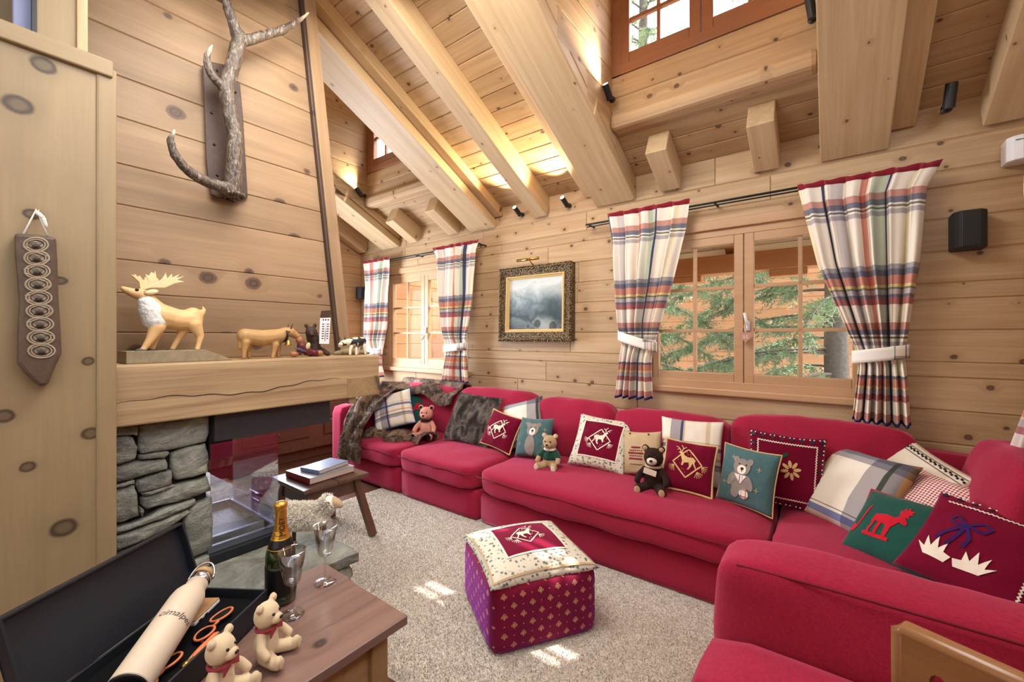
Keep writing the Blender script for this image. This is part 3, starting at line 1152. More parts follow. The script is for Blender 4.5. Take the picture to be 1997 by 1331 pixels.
for i, pg in enumerate(STN):
    pts = []
    for k in range(len(pg)):
        a, b = pg[k], pg[(k + 1) % len(pg)]
        for f in (0, .34, .67):
            q = V(a).lerp(V(b), f) if f == 0 else V(a).lerp(V(b), f) + V((random.uniform(-5, 5), random.uniform(-5, 5)))
            pts.append(PX(200 + q.x / 3.84, 780 + q.y / 3.84, XS))
    n = len(pts)
    c = sum(pts, V()) / n
    vs, fs = [], []
    pro = random.uniform(.0, .022)
    for d, sc in ((-.16, .985), (-.012 + pro, .985), (.004 + pro, .93), (.012 + pro, .72), (.014 + pro, .35)):
        for p in pts:
            q = c + (p - c) * sc
            vs.append((XS + d + (random.uniform(-.004, .004) if d > 0 else 0), q.y, max(q.z, .30)))
    for r in range(4):
        for k in range(n):
            k2 = (k + 1) % n
            fs.append((r * n + k, r * n + k2, (r + 1) * n + k2, (r + 1) * n + k))
    vs.append((XS + .015 + pro, c.y, c.z))
    for k in range(n):
        fs.append((4 * n + k, 4 * n + (k + 1) % n, len(vs) - 1))
    o = MB().add(vs, fs).build('stone', 'stone', fp, smooth=True)
MB().box((XS - .15, .56, .66), (.24, .37, .72)).build('mortar_core', plain('dark_mortar', '#2e2c28', .95), fp)

# hearth slab on rubble
def slab(u, v):
    x = -4.2 + u * 2.27
    y = .30 + v * .95
    j = .018 * noise.noise((x * 6, y * 6, 0))
    if u > .999 or v > .999:
        x += .02 * noise.noise((x * 9, y * 9, 3))
        y += .02 * noise.noise((x * 11, y * 11, 7))
    return V((x, y, .300 + j * .3))
m = MB()
m.grid(slab, 60, 26)
b0 = len(m.v)
m.v += [V((p.x, p.y, .255)) for p in m.v]
w_ = 61
edge = [i for i in range(61)] + [61 * j + 60 for j in range(1, 27)] + [26 * 61 + i for i in range(59, -1, -1)] + [61 * j for j in range(25, 0, -1)]
for a, b in zip(edge, edge[1:] + edge[:1]):
    m.f.append((a, b, b0 + b, b0 + a))
m.build('hearth_slab', 'stone', fp, smooth=False)
for i in range(26):
    if i < 12:
        c = V((-1.99 + random.uniform(-.02, .01), .36 + i * .074, .19 if i % 2 else .07))
    else:
        c = V((-2.05 - (i - 12) * .15, 1.20 + random.uniform(-.01, .02), .19 if i % 2 else .07))
    m = MB()
    m.ell((0, 0, 0), (.085, .075, .068), None, 10, 7)
    for k, p in enumerate(m.v):
        nn = noise.noise(p * 16 + V((i * 3.1, 0, 0)))
        m.v[k] = V([math.copysign(min(abs(q), .062), q) for q in p]) * (1 + .25 * nn)
    m.build('stone', 'stone', fp, M=Matrix.Translation(c) @ Matrix.Rotation(i * 1.3, 4, 'Z'), smooth=True)
MB().box((-3.05, .75, .13), (2.0, .86, .25)).build('rubble_core', plain('rubble_mortar', '#57544c', .95), fp)

# ================================================================== RUG
def rugf(u, v):
    x = -3.3 + u * 3.6
    y0 = 1.285 if x < -1.905 else 1.08
    y = y0 + v * (2.58 - y0)
    h = .016 if 0 < u < 1 and 0 < v < 1 else .002
    return V((x + (.006 * noise.noise((y * 30, 0, 1)) if u in (0, 1) else 0), y + (.006 * noise.noise((x * 30, 0, 2)) if v in (0, 1) else 0), h + (.003 * noise.noise((x * 60, y * 60, 0)) if h > .01 else 0)))
rug = MB().grid(rugf, 260, 110).build('rug', 'rug', smooth=True)
tag(rug, 'large pale beige woollen carpet lying on the dark floor before the red sofa', 'rug')


def tufts(name, surf, n, length, width, lean, mat, parent, seed=1, world=False):
    """Thin pile blades over a surface function surf(u,v)->(point, normal)."""
    rg = random.Random(seed)
    m = MB()
    for _ in range(n):
        p, nr = surf(rg.random(), rg.random())
        d = (nr + V((rg.gauss(0, .45), rg.gauss(0, .45), rg.gauss(0, .45))) + V(lean)).normalized()
        s = d.orthogonal().normalized() * width
        s.rotate(Matrix.Rotation(rg.uniform(0, 6.3), 3, d))
        L = length * rg.uniform(.6, 1.3)
        k = len(m.v)
        m.v += [p - s, p + s, p + d * L]
        m.f.append((k, k + 1, k + 2))
    o = m.build(name, mat, parent, recalc=False, world=world)
    o['kind'] = 'stuff'
    return o


# pile of the rug, thickest near the viewer
def rsurf(u, v):
    v = v ** 1.3
    x = -3.28 + u * 3.56
    y0 = 1.295 if x < -1.905 else 1.09
    return V((x, y0 + v * (2.5 - y0), .014)), V((0, 0, 1))
tufts('carpet_pile', rsurf, 90000, .011, .0022, (0, 0, .3), 'rug', rug, 5)

# ================================================================== SOFA
def rbox(c, size, p=7, n=10, bulge=(0, 0, 0), wr=0, seed=0, R=None):
    """Soft upholstered block: rounded edges, faces that belly out, slight wrinkles."""
    h = V(size) / 2
    bm = bmesh.new()
    bmesh.ops.create_cube(bm, size=2)
    bmesh.ops.subdivide_edges(bm, edges=bm.edges[:], cuts=n, use_grid_fill=True)
    idx = {}
    vs = []
    for i, v in enumerate(bm.verts):
        q = v.co
        m = max(abs(q.x), abs(q.y), abs(q.z))
        s = (abs(q.x) ** p + abs(q.y) ** p + abs(q.z) ** p) ** (1 / p)
        q = q * (m / s)
        d = V((q.x * h.x, q.y * h.y, q.z * h.z))
        for a in range(3):
            b, e = (a + 1) % 3, (a + 2) % 3
            d[a] += math.copysign(bulge[a], q[a]) * (1 - q[b] ** 2) * (1 - q[e] ** 2) * abs(q[a])
        if wr:
            nv = noise.noise(V((d.x * 7, d.y * 7, d.z * 7)) + V((seed * 3.3, 0, 0))) + .5 * noise.noise(V((d.x * 19, d.y * 9, d.z * 9)) + V((0, seed, 0)))
            d += q.normalized() * wr * nv
        if R is not None:
            d = R @ d
        vs.append(V(c) + d)
        idx[v] = i
    fs = [tuple(idx[v] for v in f.verts) for f in bm.faces]
    bm.free()
    return MB().add(vs, fs)


sofa = thing('corner_sofa', 'long raspberry red fabric corner sofa running under both curtained windows', 'sofa', (-1.7, 2.8, 0))
for a, b in ((-4.09, -3.012), (-3.006, -2.109), (-2.103, -.20)):
    rbox(((a + b) / 2, 2.80, .133), (b - a, .90, .226), 24, 6).build('base', 'red', sofa, smooth=True)
rbox((.31, 2.80, .133), (1.0, .90, .226), 24, 6).build('base', 'red', sofa, smooth=True)
rbox((.31, 1.64, .133), (1.0, 1.42, .226), 24, 6).build('base', 'red', sofa, smooth=True)
rbox((-3.995, 2.82, .36), (.19, .96, .68), 14, 8, (.004, 0, .006)).build('armrest', 'red', sofa, smooth=True)
rbox((-1.64, 3.235, .40), (4.86, .13, .77), 16, 8).build('back_frame', 'red', sofa, smooth=True)
rbox((.735, 2.05, .40), (.15, 2.22, .77), 16, 8).build('back_frame', 'red', sofa, smooth=True)
rbox((.22, 1.04, .345), (.96, .225, .675), 12, 8, (.0, .006, .008)).build('armrest', 'red', sofa, smooth=True)
SEATS = [(-3.9, -3.012), (-3.006, -2.109), (-2.103, -.245), (-.24, .655)]
for i, (a, b) in enumerate(SEATS):
    y0 = 2.31 if i < 3 else 2.10
    s = rbox(((a + b) / 2, (y0 + 3.17) / 2, .335), (b - a - .004, 3.17 - y0, .18), 9, 16, (.0, .014, .030), .009, i).build('seat_cushion', 'red', sofa, smooth=True)
    if i < 3:
        MB().tube([(a + .02 + (b - a - .04) * k / 20, y0 - .004 - .012 * (1 - (2 * k / 20 - 1) ** 2) + (.012 if k in (0, 20) else 0), .372 + .004 * math.sin(k)) for k in range(21)], .0035, 6).build('seam', 'seam', s, smooth=True)
rbox((.20, 1.63, .335), (.89, .93, .18), 9, 14, (0, .01, .028), .006, 9).build('seat_cushion', 'red', sofa, smooth=True)
BACKS = [(-3.84, -2.945, .89), (-2.935, -2.03, .905), (-2.02, -1.32, .88), (-1.31, -.53, .86), (-.52, .375, .905)]
for i, (a, b, zt) in enumerate(BACKS):
    R = Matrix.Rotation(-.10, 3, 'X')
    rbox(((a + b) / 2, 3.065, (zt + .42) / 2), (b - a, .19, zt - .42), 6, 14, (.01, .05, .015), .010, i + 20, R).build('back_cushion', 'red', sofa, smooth=True)
rbox((.595, 2.70, .665), (.17, .62, .50), 6, 14, (.05, .01, .02), .010, 31, Matrix.Rotation(.16, 3, 'Y') @ Matrix.Rotation(.02, 3, 'X')).build('back_cushion', 'red', sofa, smooth=True)
rbox((.61, 1.74, .645), (.16, .76, .48), 6, 14, (.05, .01, .02), .010, 33, Matrix.Rotation(.12, 3, 'Y')).build('back_cushion', 'red', sofa, smooth=True)
ec = rbox((.158, 1.265, .635), (.80, .17, .43), 9, 16, (.01, .035, .012), .008, 41, Matrix.Rotation(.07, 3, 'X')).build('back_cushion', 'red', sofa, smooth=True)
MB().tube([(-.19 + .74 * k / 20, 1.178 - .014 * (1 - (k / 10 - 1) ** 2), .832 + .012 * (1 - (k / 10 - 1) ** 2)) for k in range(21)], .003, 6).build('seam', 'seam', ec, smooth=True)
rbox((-3.82, 2.80, .63), (.14, .56, .40), 6, 12, (.03, .01, .01), .010, 51, Matrix.Rotation(-.12, 3, 'Y')).build('arm_cushion', 'red', sofa, smooth=True)


# ================================================================== THROW PILLOWS
class Pillow:
    def __init__(s, label, mat, yaw, pitch, roll, loc, w, h, t=.13, name='throw_pillow', cat='pillow', group=None, seed=0, wr=.006, back=None):
        s.w, s.h, s.t, s.seed, s.wr = w, h, t, seed, wr
        M = Matrix.Translation(V(loc)) @ Matrix.Rotation(yaw, 4, 'Z') @ Matrix.Rotation(pitch, 4, 'X') @ Matrix.Rotation(roll, 4, 'Y')
        m = MB()
        m.grid(lambda u, v: s.P(u * 2 - 1, v * 2 - 1, 1), 26, 26)
        m.grid(lambda u, v: s.P(u * 2 - 1, v * 2 - 1, -1), 26, 26)
        m.f = m.f[:676] + [tuple(reversed(f)) for f in m.f[676:]]
        s.o = m.build(name, mat, None, M=M, smooth=True)
        bm = bmesh.new()
        bm.from_mesh(s.o.data)
        bmesh.ops.remove_doubles(bm, verts=bm.verts, dist=.0005)
        bmesh.ops.recalc_face_normals(bm, faces=bm.faces)
        bm.to_mesh(s.o.data)
        bm.free()
        tag(s.o, label, cat, group)

    def P(s, u, v, side=1, off=0.0):
        u = max(-1, min(1, u))
        v = max(-1, min(1, v))
        k = .07
        x = s.w / 2 * u * (1 - k * (1 - v * v) * u * u)
        z = s.h / 2 * v * (1 - k * (1 - u * u) * v * v)
        e = max(0, (1 - u * u)) * max(0, (1 - v * v))
        d = s.t / 2 * e ** .42
        n = noise.noise((u * 2.2 + s.seed * 5.1, v * 2.2, side)) + .6 * noise.noise((u * 5 + s.seed, v * 5, side * 2))
        d += s.wr * n * min(1, e * 3)
        return V((x, -side * (d + off), z))

    def poly(s, pts, mat, off=.0025, name='motif', sub=2):
        tri = tessellate_polygon([[V((p[0], p[1], 0)) for p in pts]])
        tris = [[V((pts[k][0], pts[k][1])) for k in t] for t in tri]
        for _ in range(sub):
            out = []
            for a, b, c in tris:
                if max((a - b).length, (b - c).length, (c - a).length) > .12:
                    ab, bc, ca = (a + b) / 2, (b + c) / 2, (c + a) / 2
                    out += [(a, ab, ca), (ab, b, bc), (ca, bc, c), (ab, bc, ca)]
                else:
                    out.append((a, b, c))
            tris = out
        m = MB()
        for t in tris:
            m.add([s.P(p.x, p.y, 1, off) for p in t], [(0, 1, 2)])
        if name is None:
            return m
        return m.build(name, mat, s.o, world=False, smooth=True)

    def strips(s, lines, wd, mat, off=.003, name='embroidery'):
        m = MB()
        for L in lines:
            pts = []
            for a, b in zip(L, L[1:]):
                a, b = V(a), V(b)
                n = max(1, int((b - a).length / .08))
                pts += [a.lerp(b, i / n) for i in range(n)]
            pts.append(V(L[-1]))
            base = len(m.v)
            for i, p in enumerate(pts):
                t = pts[min(i + 1, len(pts) - 1)] - pts[max(i - 1, 0)]
                if t.length < 1e-6:
                    t = V((1, 0))
                t.normalize()
                nn = V((-t.y, t.x)) * wd / 2
                m.v += [s.P(p.x + nn.x, p.y + nn.y, 1, off), s.P(p.x - nn.x, p.y - nn.y, 1, off)]
            for i in range(len(pts) - 1):
                a = base + 2 * i
                m.f.append((a, a + 1, a + 3, a + 2))
        o = m.build(name, mat, s.o, world=False)
        if len(lines) > 1:
            o['kind'] = 'stuff'
        return o

    def piping(s, r, mat, name='piping'):
        pts = []
        N = 20
        for (a, b) in (((-1, -1), (1, -1)), ((1, -1), (1, 1)), ((1, 1), (-1, 1)), ((-1, 1), (-1, -1))):
            for i in range(N):
                q = V(a).lerp(V(b), i / N)
                pts.append(s.P(q.x, q.y))
        return MB().tube(pts, r, 6, closed=True).build(name, mat, s.o, world=False, smooth=True)

    def dots(s, pts, r, mat, name='bead', off=.003):
        m = MB()
        for p in pts:
            m.ell(s.P(p[0], p[1], 1, off), r, None, 6, 4)
        o = m.build(name, mat, s.o, world=False, smooth=True)
        o['kind'] = 'stuff'
        return o


def ring(cx, cy, rx, ry, n=16, rot=0):
    return [(cx + rx * math.cos(2 * PI * i / n) * math.cos(rot) - ry * math.sin(2 * PI * i / n) * math.sin(rot),
             cy + rx * math.cos(2 * PI * i / n) * math.sin(rot) + ry * math.sin(2 * PI * i / n) * math.cos(rot)) for i in range(n)]


def deer_emblem(p, mat, s=1.0, flip=1, cy=0.0):
    f = lambda pts: [(flip * x * s, y * s + cy) for x, y in pts]
    p.strips([f([(0, .62), (.62, 0), (0, -.62), (-.62, 0), (0, .62)])], .055 * s, mat, .004, 'diamond')
    body = [(-.30, .02), (-.34, .16), (-.22, .26), (.0, .24), (.14, .30), (.24, .44), (.36, .48), (.42, .42), (.32, .36), (.28, .22), (.22, .06), (.24, -.12), (.18, -.14), (.12, .0), (-.06, .02), (-.10, -.14), (-.02, -.26), (-.08, -.28), (-.18, -.14), (-.22, .02), (-.30, -.10), (-.38, -.24), (-.42, -.22)]
    p.poly(f(body), mat, .0045, 'deer')
    p.strips([f([(.28, .47), (.24, .66), (.34, .80)]), f([(.25, .6), (.12, .72)]), f([(.32, .48), (.42, .64), (.56, .70)]), f([(.40, .6), (.5, .54)])], .035 * s, mat, .0045, 'antlers')
    L = []
    for (bx, by, dx, dy) in ((-.62, -.05, -.2, -.12), (.55, -.15, .2, -.25), (-.45, -.3, -.14, -.26)):
        for k in range(5):
            a = math.atan2(dy, dx) + (k - 2) * .4
            L.append(f([(bx, by), (bx + .26 * math.cos(a), by + .26 * math.sin(a))]))
    p.strips(L, .022 * s, mat, .004, 'fir_sprig')
    p.dots([(flip * x * s, y * s + cy) for x, y in ((-.1, .4), (.0, .36), (.05, .46), (-.12, .32), (.1, -.3), (.18, -.26), (.05, -.4), (.3, -.05), (.38, .1))], .0022, mat, 'stitch')


def bear_applique(p, cx, cy, s, full=True):
    e = lambda x, y, rx, ry, mat, off=.003, nm='bear_patch', rot=0: p.poly(ring(cx + x * s, cy + y * s, rx * s, ry * s, 18, rot), mat, off, nm)
    if full:
        e(0, -.35, .42, .5, 'greyfelt')
        e(-.42, -.2, .18, .36, 'greyfelt', .0035, rot=-.5)
        e(.42, -.25, .18, .36, 'greyfelt', .0035, rot=.5)
        e(-.2, -.8, .2, .26, 'greyfelt', .0035)
        e(.25, -.78, .22, .24, 'tiecheck', .0045)
    else:
        e(-.05, -.5, .34, .62, 'greyfelt')
    e(-.34, .72, .15, .16, 'greyfelt')
    e(.34, .72, .15, .16, 'greyfelt')
    e(0, .42, .42, .40, 'greyfelt', .004)
    e(.02, .30, .22, .21, 'cream_t', .0055, 'muzzle')
    e(.04, .34, .08, .07, 'nose', .007, 'nose')
    e(-.14, .55, .035, .04, 'nose', .006, 'eye')
    e(.2, .55, .035, .04, 'nose', .006, 'eye')
    p.strips([[(cx + .04 * s, cy + .3 * s), (cx + .04 * s, cy + .2 * s)]], .04 * s, 'nose', .007, 'mouth')
    if full:
        p.poly([(cx - .3 * s, cy + .05 * s), (cx + .32 * s, cy + .05 * s), (cx + .05 * s, cy - .35 * s)], 'tiecheck', .006, 'kerchief')
    pts = [(cx + .9 * s * math.cos(a), cy + 1.0 * s * math.sin(a)) for a in (2.2, 3.6, 5.8, .5)]
    p.strips([[(x - .12 * s, y), (x + .12 * s, y)] for x, y in pts] + [[(x, y - .12 * s), (x, y + .12 * s)] for x, y in pts], .012, 'gold_t', .003, 'stitching')


def berry_border(p, mat_zig='cream_t', inset=.76, sides=(0, 1, 2, 3)):
    zig, stars, beads = [], [], []
    for sd in sides:
        for rowpt in (0,):
            L = []
            n = 44
            for i in range(n + 1):
                a = -inset + 2 * inset * i / n
                b = inset - (.03 if i % 2 else 0)
                L.append([(a, b), (b, -a), (-a, -b), (-b, a)][sd])
            zig.append(L)
        for i in range(8):
            a = -.86 + 1.72 * i / 7
            b = .88
            stars.append([(a, b), (b, -a), (-a, -b), (-b, a)][sd])
            for d in (-.05, .05):
                q = (a + d, b + .05)
                beads.append([(q[0], q[1]), (q[1], -q[0]), (-q[0], -q[1]), (-q[1], q[0])][sd])
    p.strips(zig, .035, mat_zig, .004, 'rickrack')
    m = MB()
    for (x, y) in stars:
        pts = []
        for k in range(10):
            r = .075 if k % 2 == 0 else .035
            pts.append((x + r * math.cos(k * PI / 5 + .3), y + r * math.sin(k * PI / 5 + .3)))
        mm = p.poly(pts, None, .004, None, 0)
        m.add(mm.v, mm.f)
    o = m.build('leaf_motif', 'berry', p.o, world=False)
    o['kind'] = 'stuff'
    p.dots(beads, .0042, 'bead', 'bead', .004)


MOOSE = [(.06, -.30), (.18, -.30), (.22, .0), (.34, .12), (.42, .20), (.62, .16), (.66, .24), (.5, .38), (.62, .40), (.58, .48), (.70, .52), (.62, .58), (.72, .66), (.55, .64), (.50, .74), (.44, .62), (.38, .72), (.34, .56), (.28, .60), (.30, .46), (.36, .40), (.24, .30), (-.10, .32), (-.44, .28), (-.50, .10), (-.46, -.06), (-.52, -.30), (-.42, -.30), (-.36, .08), (-.24, .06), (-.27, -.30), (-.17, -.30), (-.12, .06), (.02, .04)]
MOOSE_BASE = [(-.62, -.30), (-.62, -.40), (.30, -.40), (.30, -.30)]

# 1 plaid, far left on the fur throw
P = Pillow('cream plaid pillow with a blue edge propped on the brown fur throw', 'pl1', .62, -.62, -.30, (-3.50, 2.66, .665), .40, .40, seed=1)
P.piping(.006, 'navy')
# 2 green moose, far
P = Pillow('dark green pillow with a red moose and red fringe behind the checked teddy', 'green', .55, -.55, .10, (-3.46, 2.90, .64), .34, .36, seed=2)
for mp_ in (MOOSE, MOOSE_BASE):
    P.poly([(x * .8 - .15, y * .8 - .25) for x, y in mp_], 'redfelt')
P.poly([(.45, -.45), (.62, -.1), (.66, .2), (.74, -.1), (.95, -.45)], 'redfelt')
fr = MB()
for i in range(22):
    u = -.98 + 1.96 * i / 21
    a = P.P(u, 1)
    fr.bar(a + V((0, 0, -.004)), a + V((.002, 0, .022)), .010, .006, (0, 1, 0))
fr.build('fringe', 'redfelt', P.o, world=False)
# 3 grey fur
P = Pillow('large grey and brown fur pillow between the plaid pillows', 'fur_grey', .09, -.50, .05, (-2.60, 2.86, .655), .50, .46, .17, seed=3)
def fs(u, v, p=P):
    u, v = u * 2 - 1, v * 2 - 1
    q = p.P(u, v)
    return q, V((u * .3, -1, v * .3)).normalized()
tufts('fur', fs, 26000, .024, .0014, (.1, 0, -.9), 'fur_grey', P.o, 3)
# 4 plaid behind
P = Pillow('blue striped plaid pillow half hidden behind the burgundy deer pillow on the left', 'pl2', .10, -.45, -.30, (-2.10, 2.93, .66), .40, .42, seed=4)
# 5 burgundy left
P = Pillow('small burgundy pillow with a white deer diamond leaning beside the grey fur pillow', 'burg', .08, -.42, .19, (-2.230, 2.80, .60), .322, .306, seed=5)
P.piping(.007, 'gold_t')
deer_emblem(P, 'cream_t', .85, 1)
# 6 teal left
P = Pillow('teal pillow with a faded bear face between burgundy pillow and tan teddy', 'teal', -.07, -.42, -.09, (-1.894, 2.80, .595), .323, .321, seed=6)
bear_applique(P, .1, -.05, .85, False)
# 7 tapestry
P = Pillow('burgundy deer pillow framed by a wide floral tapestry border', 'tapestry', .19, -.60, .09, (-1.350, 2.87, .62), .419, .410, seed=7)
P.poly([(-.70, -.66), (.70, -.66), (.72, .70), (-.70, .70)], 'burg', .0025, 'centre_panel', 4)
P.strips([[(-.70, -.66), (.70, -.66), (.72, .70), (-.70, .70), (-.70, -.66)]], .05, 'cream_t', .004, 'braid')
deer_emblem(P, 'cream_t', .62, 1)
# 8 linen
P = Pillow('beige linen pillow with an embroidered red pattern behind the dark brown teddy', 'linen', -.18, -.22, -.14, (-1.03, 2.83, .605), .285, .30, .10, seed=8)
L = []
for k, (y, w) in enumerate(((.25, .25), (.12, .36), (0, .40), (-.12, .40), (-.25, .36), (-.38, .30))):
    L.append([(-.15 - w, y), (-.15 + w, y)])
P.strips(L[::2], .07, 'knit_red', .003, 'cross_stitch')
P.dots([(-.15 + x * .1, y) for y in (.12, -.12) for x in range(-3, 4)], .0045, 'knit_red', 'cross_stitch')
P.strips([[(-.5, -.5), (.2, -.5)]], .025, 'nose_brown', .003, 'stitch_line')
P.dots([(-.55, .9), (.45, .88)], .007, 'nose_brown', 'button')
# 9 plaid mid
P = Pillow('cream plaid pillow with a blue top band behind the gold edged burgundy pillow', 'pl1', .11, -.34, .0, (-.735, 2.895, .655), .385, .42, .10, seed=9)
# 10 burgundy gold
P = Pillow('burgundy pillow with a gold deer diamond and gold cord edge', 'burg', .15, -.62, .07, (-.718, 2.775, .585), .304, .329, seed=10)
P.piping(.008, 'gold_t')
deer_emblem(P, 'gold_t', .9, -1)
# 11 teal bear
P = Pillow('teal pillow with a whole patchwork bear and blanket stitched edge', 'teal', -.40, -.28, .0, (-.384, 2.728, .595), .328, .336, .11, seed=11)
bear_applique(P, -.05, .02, .72, True)
P.piping(.0035, 'gold_t')
# 12 burgundy berries
P = Pillow('burgundy pillow with dark berry border and gold flower behind the teal bear pillow', 'burg', .20, -.12, .07, (-.215, 2.84, .645), .385, .42, .11, seed=12)
berry_border(P)
for k in range(8):
    a = k * PI / 4 + .2
    P.poly(ring(.12 + .16 * math.cos(a), .05 + .16 * math.sin(a), .10, .045, 10, a), 'gold_t', .0035, 'petal', 0)
P.poly(ring(-.05, .42, .10, .05, 10, .7), 'green', .0035, 'leaf', 0)
# 13 plaid right
P = Pillow('big cream plaid pillow with a blue lower stripe in the sofa corner', 'pl2', -.80, -.60, -.0, (.085, 2.80, .605), .47, .45, .15, seed=13)
# 14 cream
P = Pillow('cream pillow edged with a dark dotted stripe behind the big plaid pillow', 'creamc', -.95, -.70, .28, (.285, 2.865, .675), .46, .40, .10, seed=14)
P.strips([[(-.95, .86), (.95, .86)], [(-.95, .70), (.95, .70)]], .02, 'nose_brown', .003, 'stripe')
P.dots([(-.94 + 1.88 * i / 30, .78 + .03 * (i % 2)) for i in range(31)], .0055, 'nose', 'dotted_trim')
# 15 gingham
P = Pillow('red and white gingham pillow lying between cream and moose pillows', 'gingham', -.55, -.75, .20, (.385, 2.66, .625), .34, .32, .13, seed=15)
P.piping(.006, 'teal')
# 16 green moose
P = Pillow('dark green pillow with a bright red moose beside the ribbon pillow', 'green', -.62, -.80, -.05, (.235, 2.48, .55), .35, .34, seed=16)
for mp_ in (MOOSE, MOOSE_BASE):
    P.poly([(x * .62 - .14, y * .98 - .14) for x, y in mp_], 'redfelt')
P.poly([(x * .36 - .80, y * .7 - .1) for x, y in ((-.3, -.5), (-.1, -.2), (.1, -.3), (.3, .2), (.45, .6), (.6, .7), (.5, .4), (.35, 0), (.2, -.4), (0, -.6))], 'redfelt')
P.piping(.004, 'redfelt')
# 17 ribbon
P = Pillow('burgundy pillow with a purple bow, berry border and pearl beads', 'burg', -.42, -.84, .16, (.452, 2.34, .585), .39, .40, seed=17)
berry_border(P, 'cream_t', .74, (0, 1))
P.strips([[(-.25, .25), (-.45, .42), (-.52, .30), (-.40, .22), (-.25, .25), (-.05, .42), (.08, .34), (.0, .20), (-.25, .25)]], .05, 'purple', .004, 'bow')
P.strips([[(-.25, .25), (-.50, -.05), (-.56, -.22)], [(-.25, .25), (-.30, -.02), (-.38, -.28)], [(-.25, .25), (-.12, -.02), (-.16, -.22)]], .06, 'purple', .004, 'bow')
AN_ = [(-.28, -.66), (-.62, -.62), (-.80, -.38), (-.66, -.46), (-.68, -.22), (-.56, -.42), (-.50, -.18), (-.44, -.42), (-.34, -.26), (-.34, -.46), (-.22, -.50)]
P.poly(AN_, 'cream_t', .004, 'antler_motif')
P.poly([(-.42 - x, y) for x, y in reversed(AN_)], 'cream_t', .004, 'antler_motif')

# ================================================================== FUR THROW
def throw():
    m = MB()
    def drape(u, v):
        path = [V((-3.80, 3.02, .84)), V((-3.79, 2.74, .86)), V((-3.74, 2.50, .74)), V((-3.70, 2.33, .56)), V((-3.70, 2.265, .40)), V((-3.72, 2.255, .24))]
        f = v * (len(path) - 1)
        i = min(int(f), len(path) - 2)
        q = path[i].lerp(path[i + 1], f - i)
        wd = .36 - .10 * max(0, v - .5) + .04 * math.sin(v * 5)
        n = .02 * noise.noise((u * 4, v * 5, 0)) + .018 * math.sin(u * 12 + v * 5)
        return q + V((.045 + (u - .5) * wd + (.06 if v > .8 else 0) * u, -n - .03 * (1 - (2 * u - 1) ** 2), n + .05 * (v < .5) * (1 - (2 * u - 1) ** 2)))
    def top(u, v):
        x = -3.86 + u * .93
        a = v * PI
        y = 3.07 - .15 * math.cos(a) * 1.0
        z = .84 + .09 * math.sin(a) - (.12 * (1 - v) * (.6 + .4 * math.sin(u * 9)) if v < .5 else 0)
        return V((x, y - (.02 if v < .3 else 0), z + .012 * noise.noise((u * 9, v * 4, 2))))
    def heap(u, v):
        x = -3.62 + u * .66
        c = math.sin(u * 9) * .03
        a = v * PI
        r = .055 + .02 * math.sin(u * 14)
        return V((x, 2.47 + u * .16 + c - r * 1.7 * math.cos(a), .43 + r * math.sin(a) * 1.1 + .012 * noise.noise((u * 12, v * 6, 4))))
    for f in (drape, top, heap):
        m.grid(f, 30, 30)
    o = m.build('fur_throw', 'fur_brown', None, smooth=True, solid=.012)
    tag(o, 'dark brown fur throw draped over the left end of the red sofa', 'throw')
    def sf(u, v):
        fn = (drape, top, heap)[0 if u < .45 else (1 if u < .8 else 2)]
        uu = (u / .45) if u < .45 else ((u - .45) / .35 if u < .8 else (u - .8) / .2)
        a = fn(uu, v)
        b = fn(min(1, uu + .02), v) - fn(uu - .02, v)
        c = fn(uu, min(1, v + .02)) - fn(uu, max(0, v - .02))
        n = b.cross(c)
        n = n.normalized() if n.length > 0 else V((0, 0, 1))
        if n.y > 0 and n.z < .3:
            n = -n
        return a + n * .006, n
    tufts('fur', sf, 26000, .02, .0014, (.1, -.1, -.6), 'fur_brown', o, 8, True)


throw()

# ================================================================== SOFT TOYS ON THE SOFA
def teddy(name, label, loc, yaw, S, mat, muzzle, pads, pose='sit', extra=None, cat='teddy bear', tilt=0):
    """Sitting bear, S = seated height; faces local -Y."""
    M = Matrix.Translation(V(loc)) @ Matrix.Rotation(yaw, 4, 'Z') @ Matrix.Rotation(tilt, 4, 'X') @ Matrix.Scale(S, 4)
    t = thing(name, label, cat, M=M)
    b = MB()
    b.ell((0, 0, .27), (.20, .17, .27))
    b.ell((0, -.01, .72), (.20, .185, .20))
    for s in (-1, 1):
        b.ell((s * .165, 0, .90), (.075, .045, .075))
        b.chain([(s * .16, -.02, .46), (s * .27, -.10, .34), (s * .29, -.20, .25)], [.075, .07, .065])
        b.chain([(s * .12, -.06, .12), (s * .22, -.30, .10)], [.11, .09])
        b.ell((s * .235, -.36, .13), (.085, .06, .11))
    b.build('body', mat, t, world=False, remesh=.018)
    MB().ell((0, -.17, .675), (.105, .085, .08)).build('muzzle', muzzle, t, world=False, smooth=True)
    MB().ell((0, -.255, .70), (.036, .022, .026)).build('nose', 'nose', t, world=False, smooth=True)
    for s in (-1, 1):
        MB().ell((s * .075, -.175, .775), .022).build('eye', 'nose', t, world=False, smooth=True)
        MB().ell((s * .24, -.418, .13), (.062, .012, .08)).build('foot_pad', pads, t, world=False, smooth=True)
        MB().ell((s * .165, -.035, .90), (.05, .025, .05)).build('inner_ear', pads, t, world=False, smooth=True)
    if extra:
        extra(t)
    return t


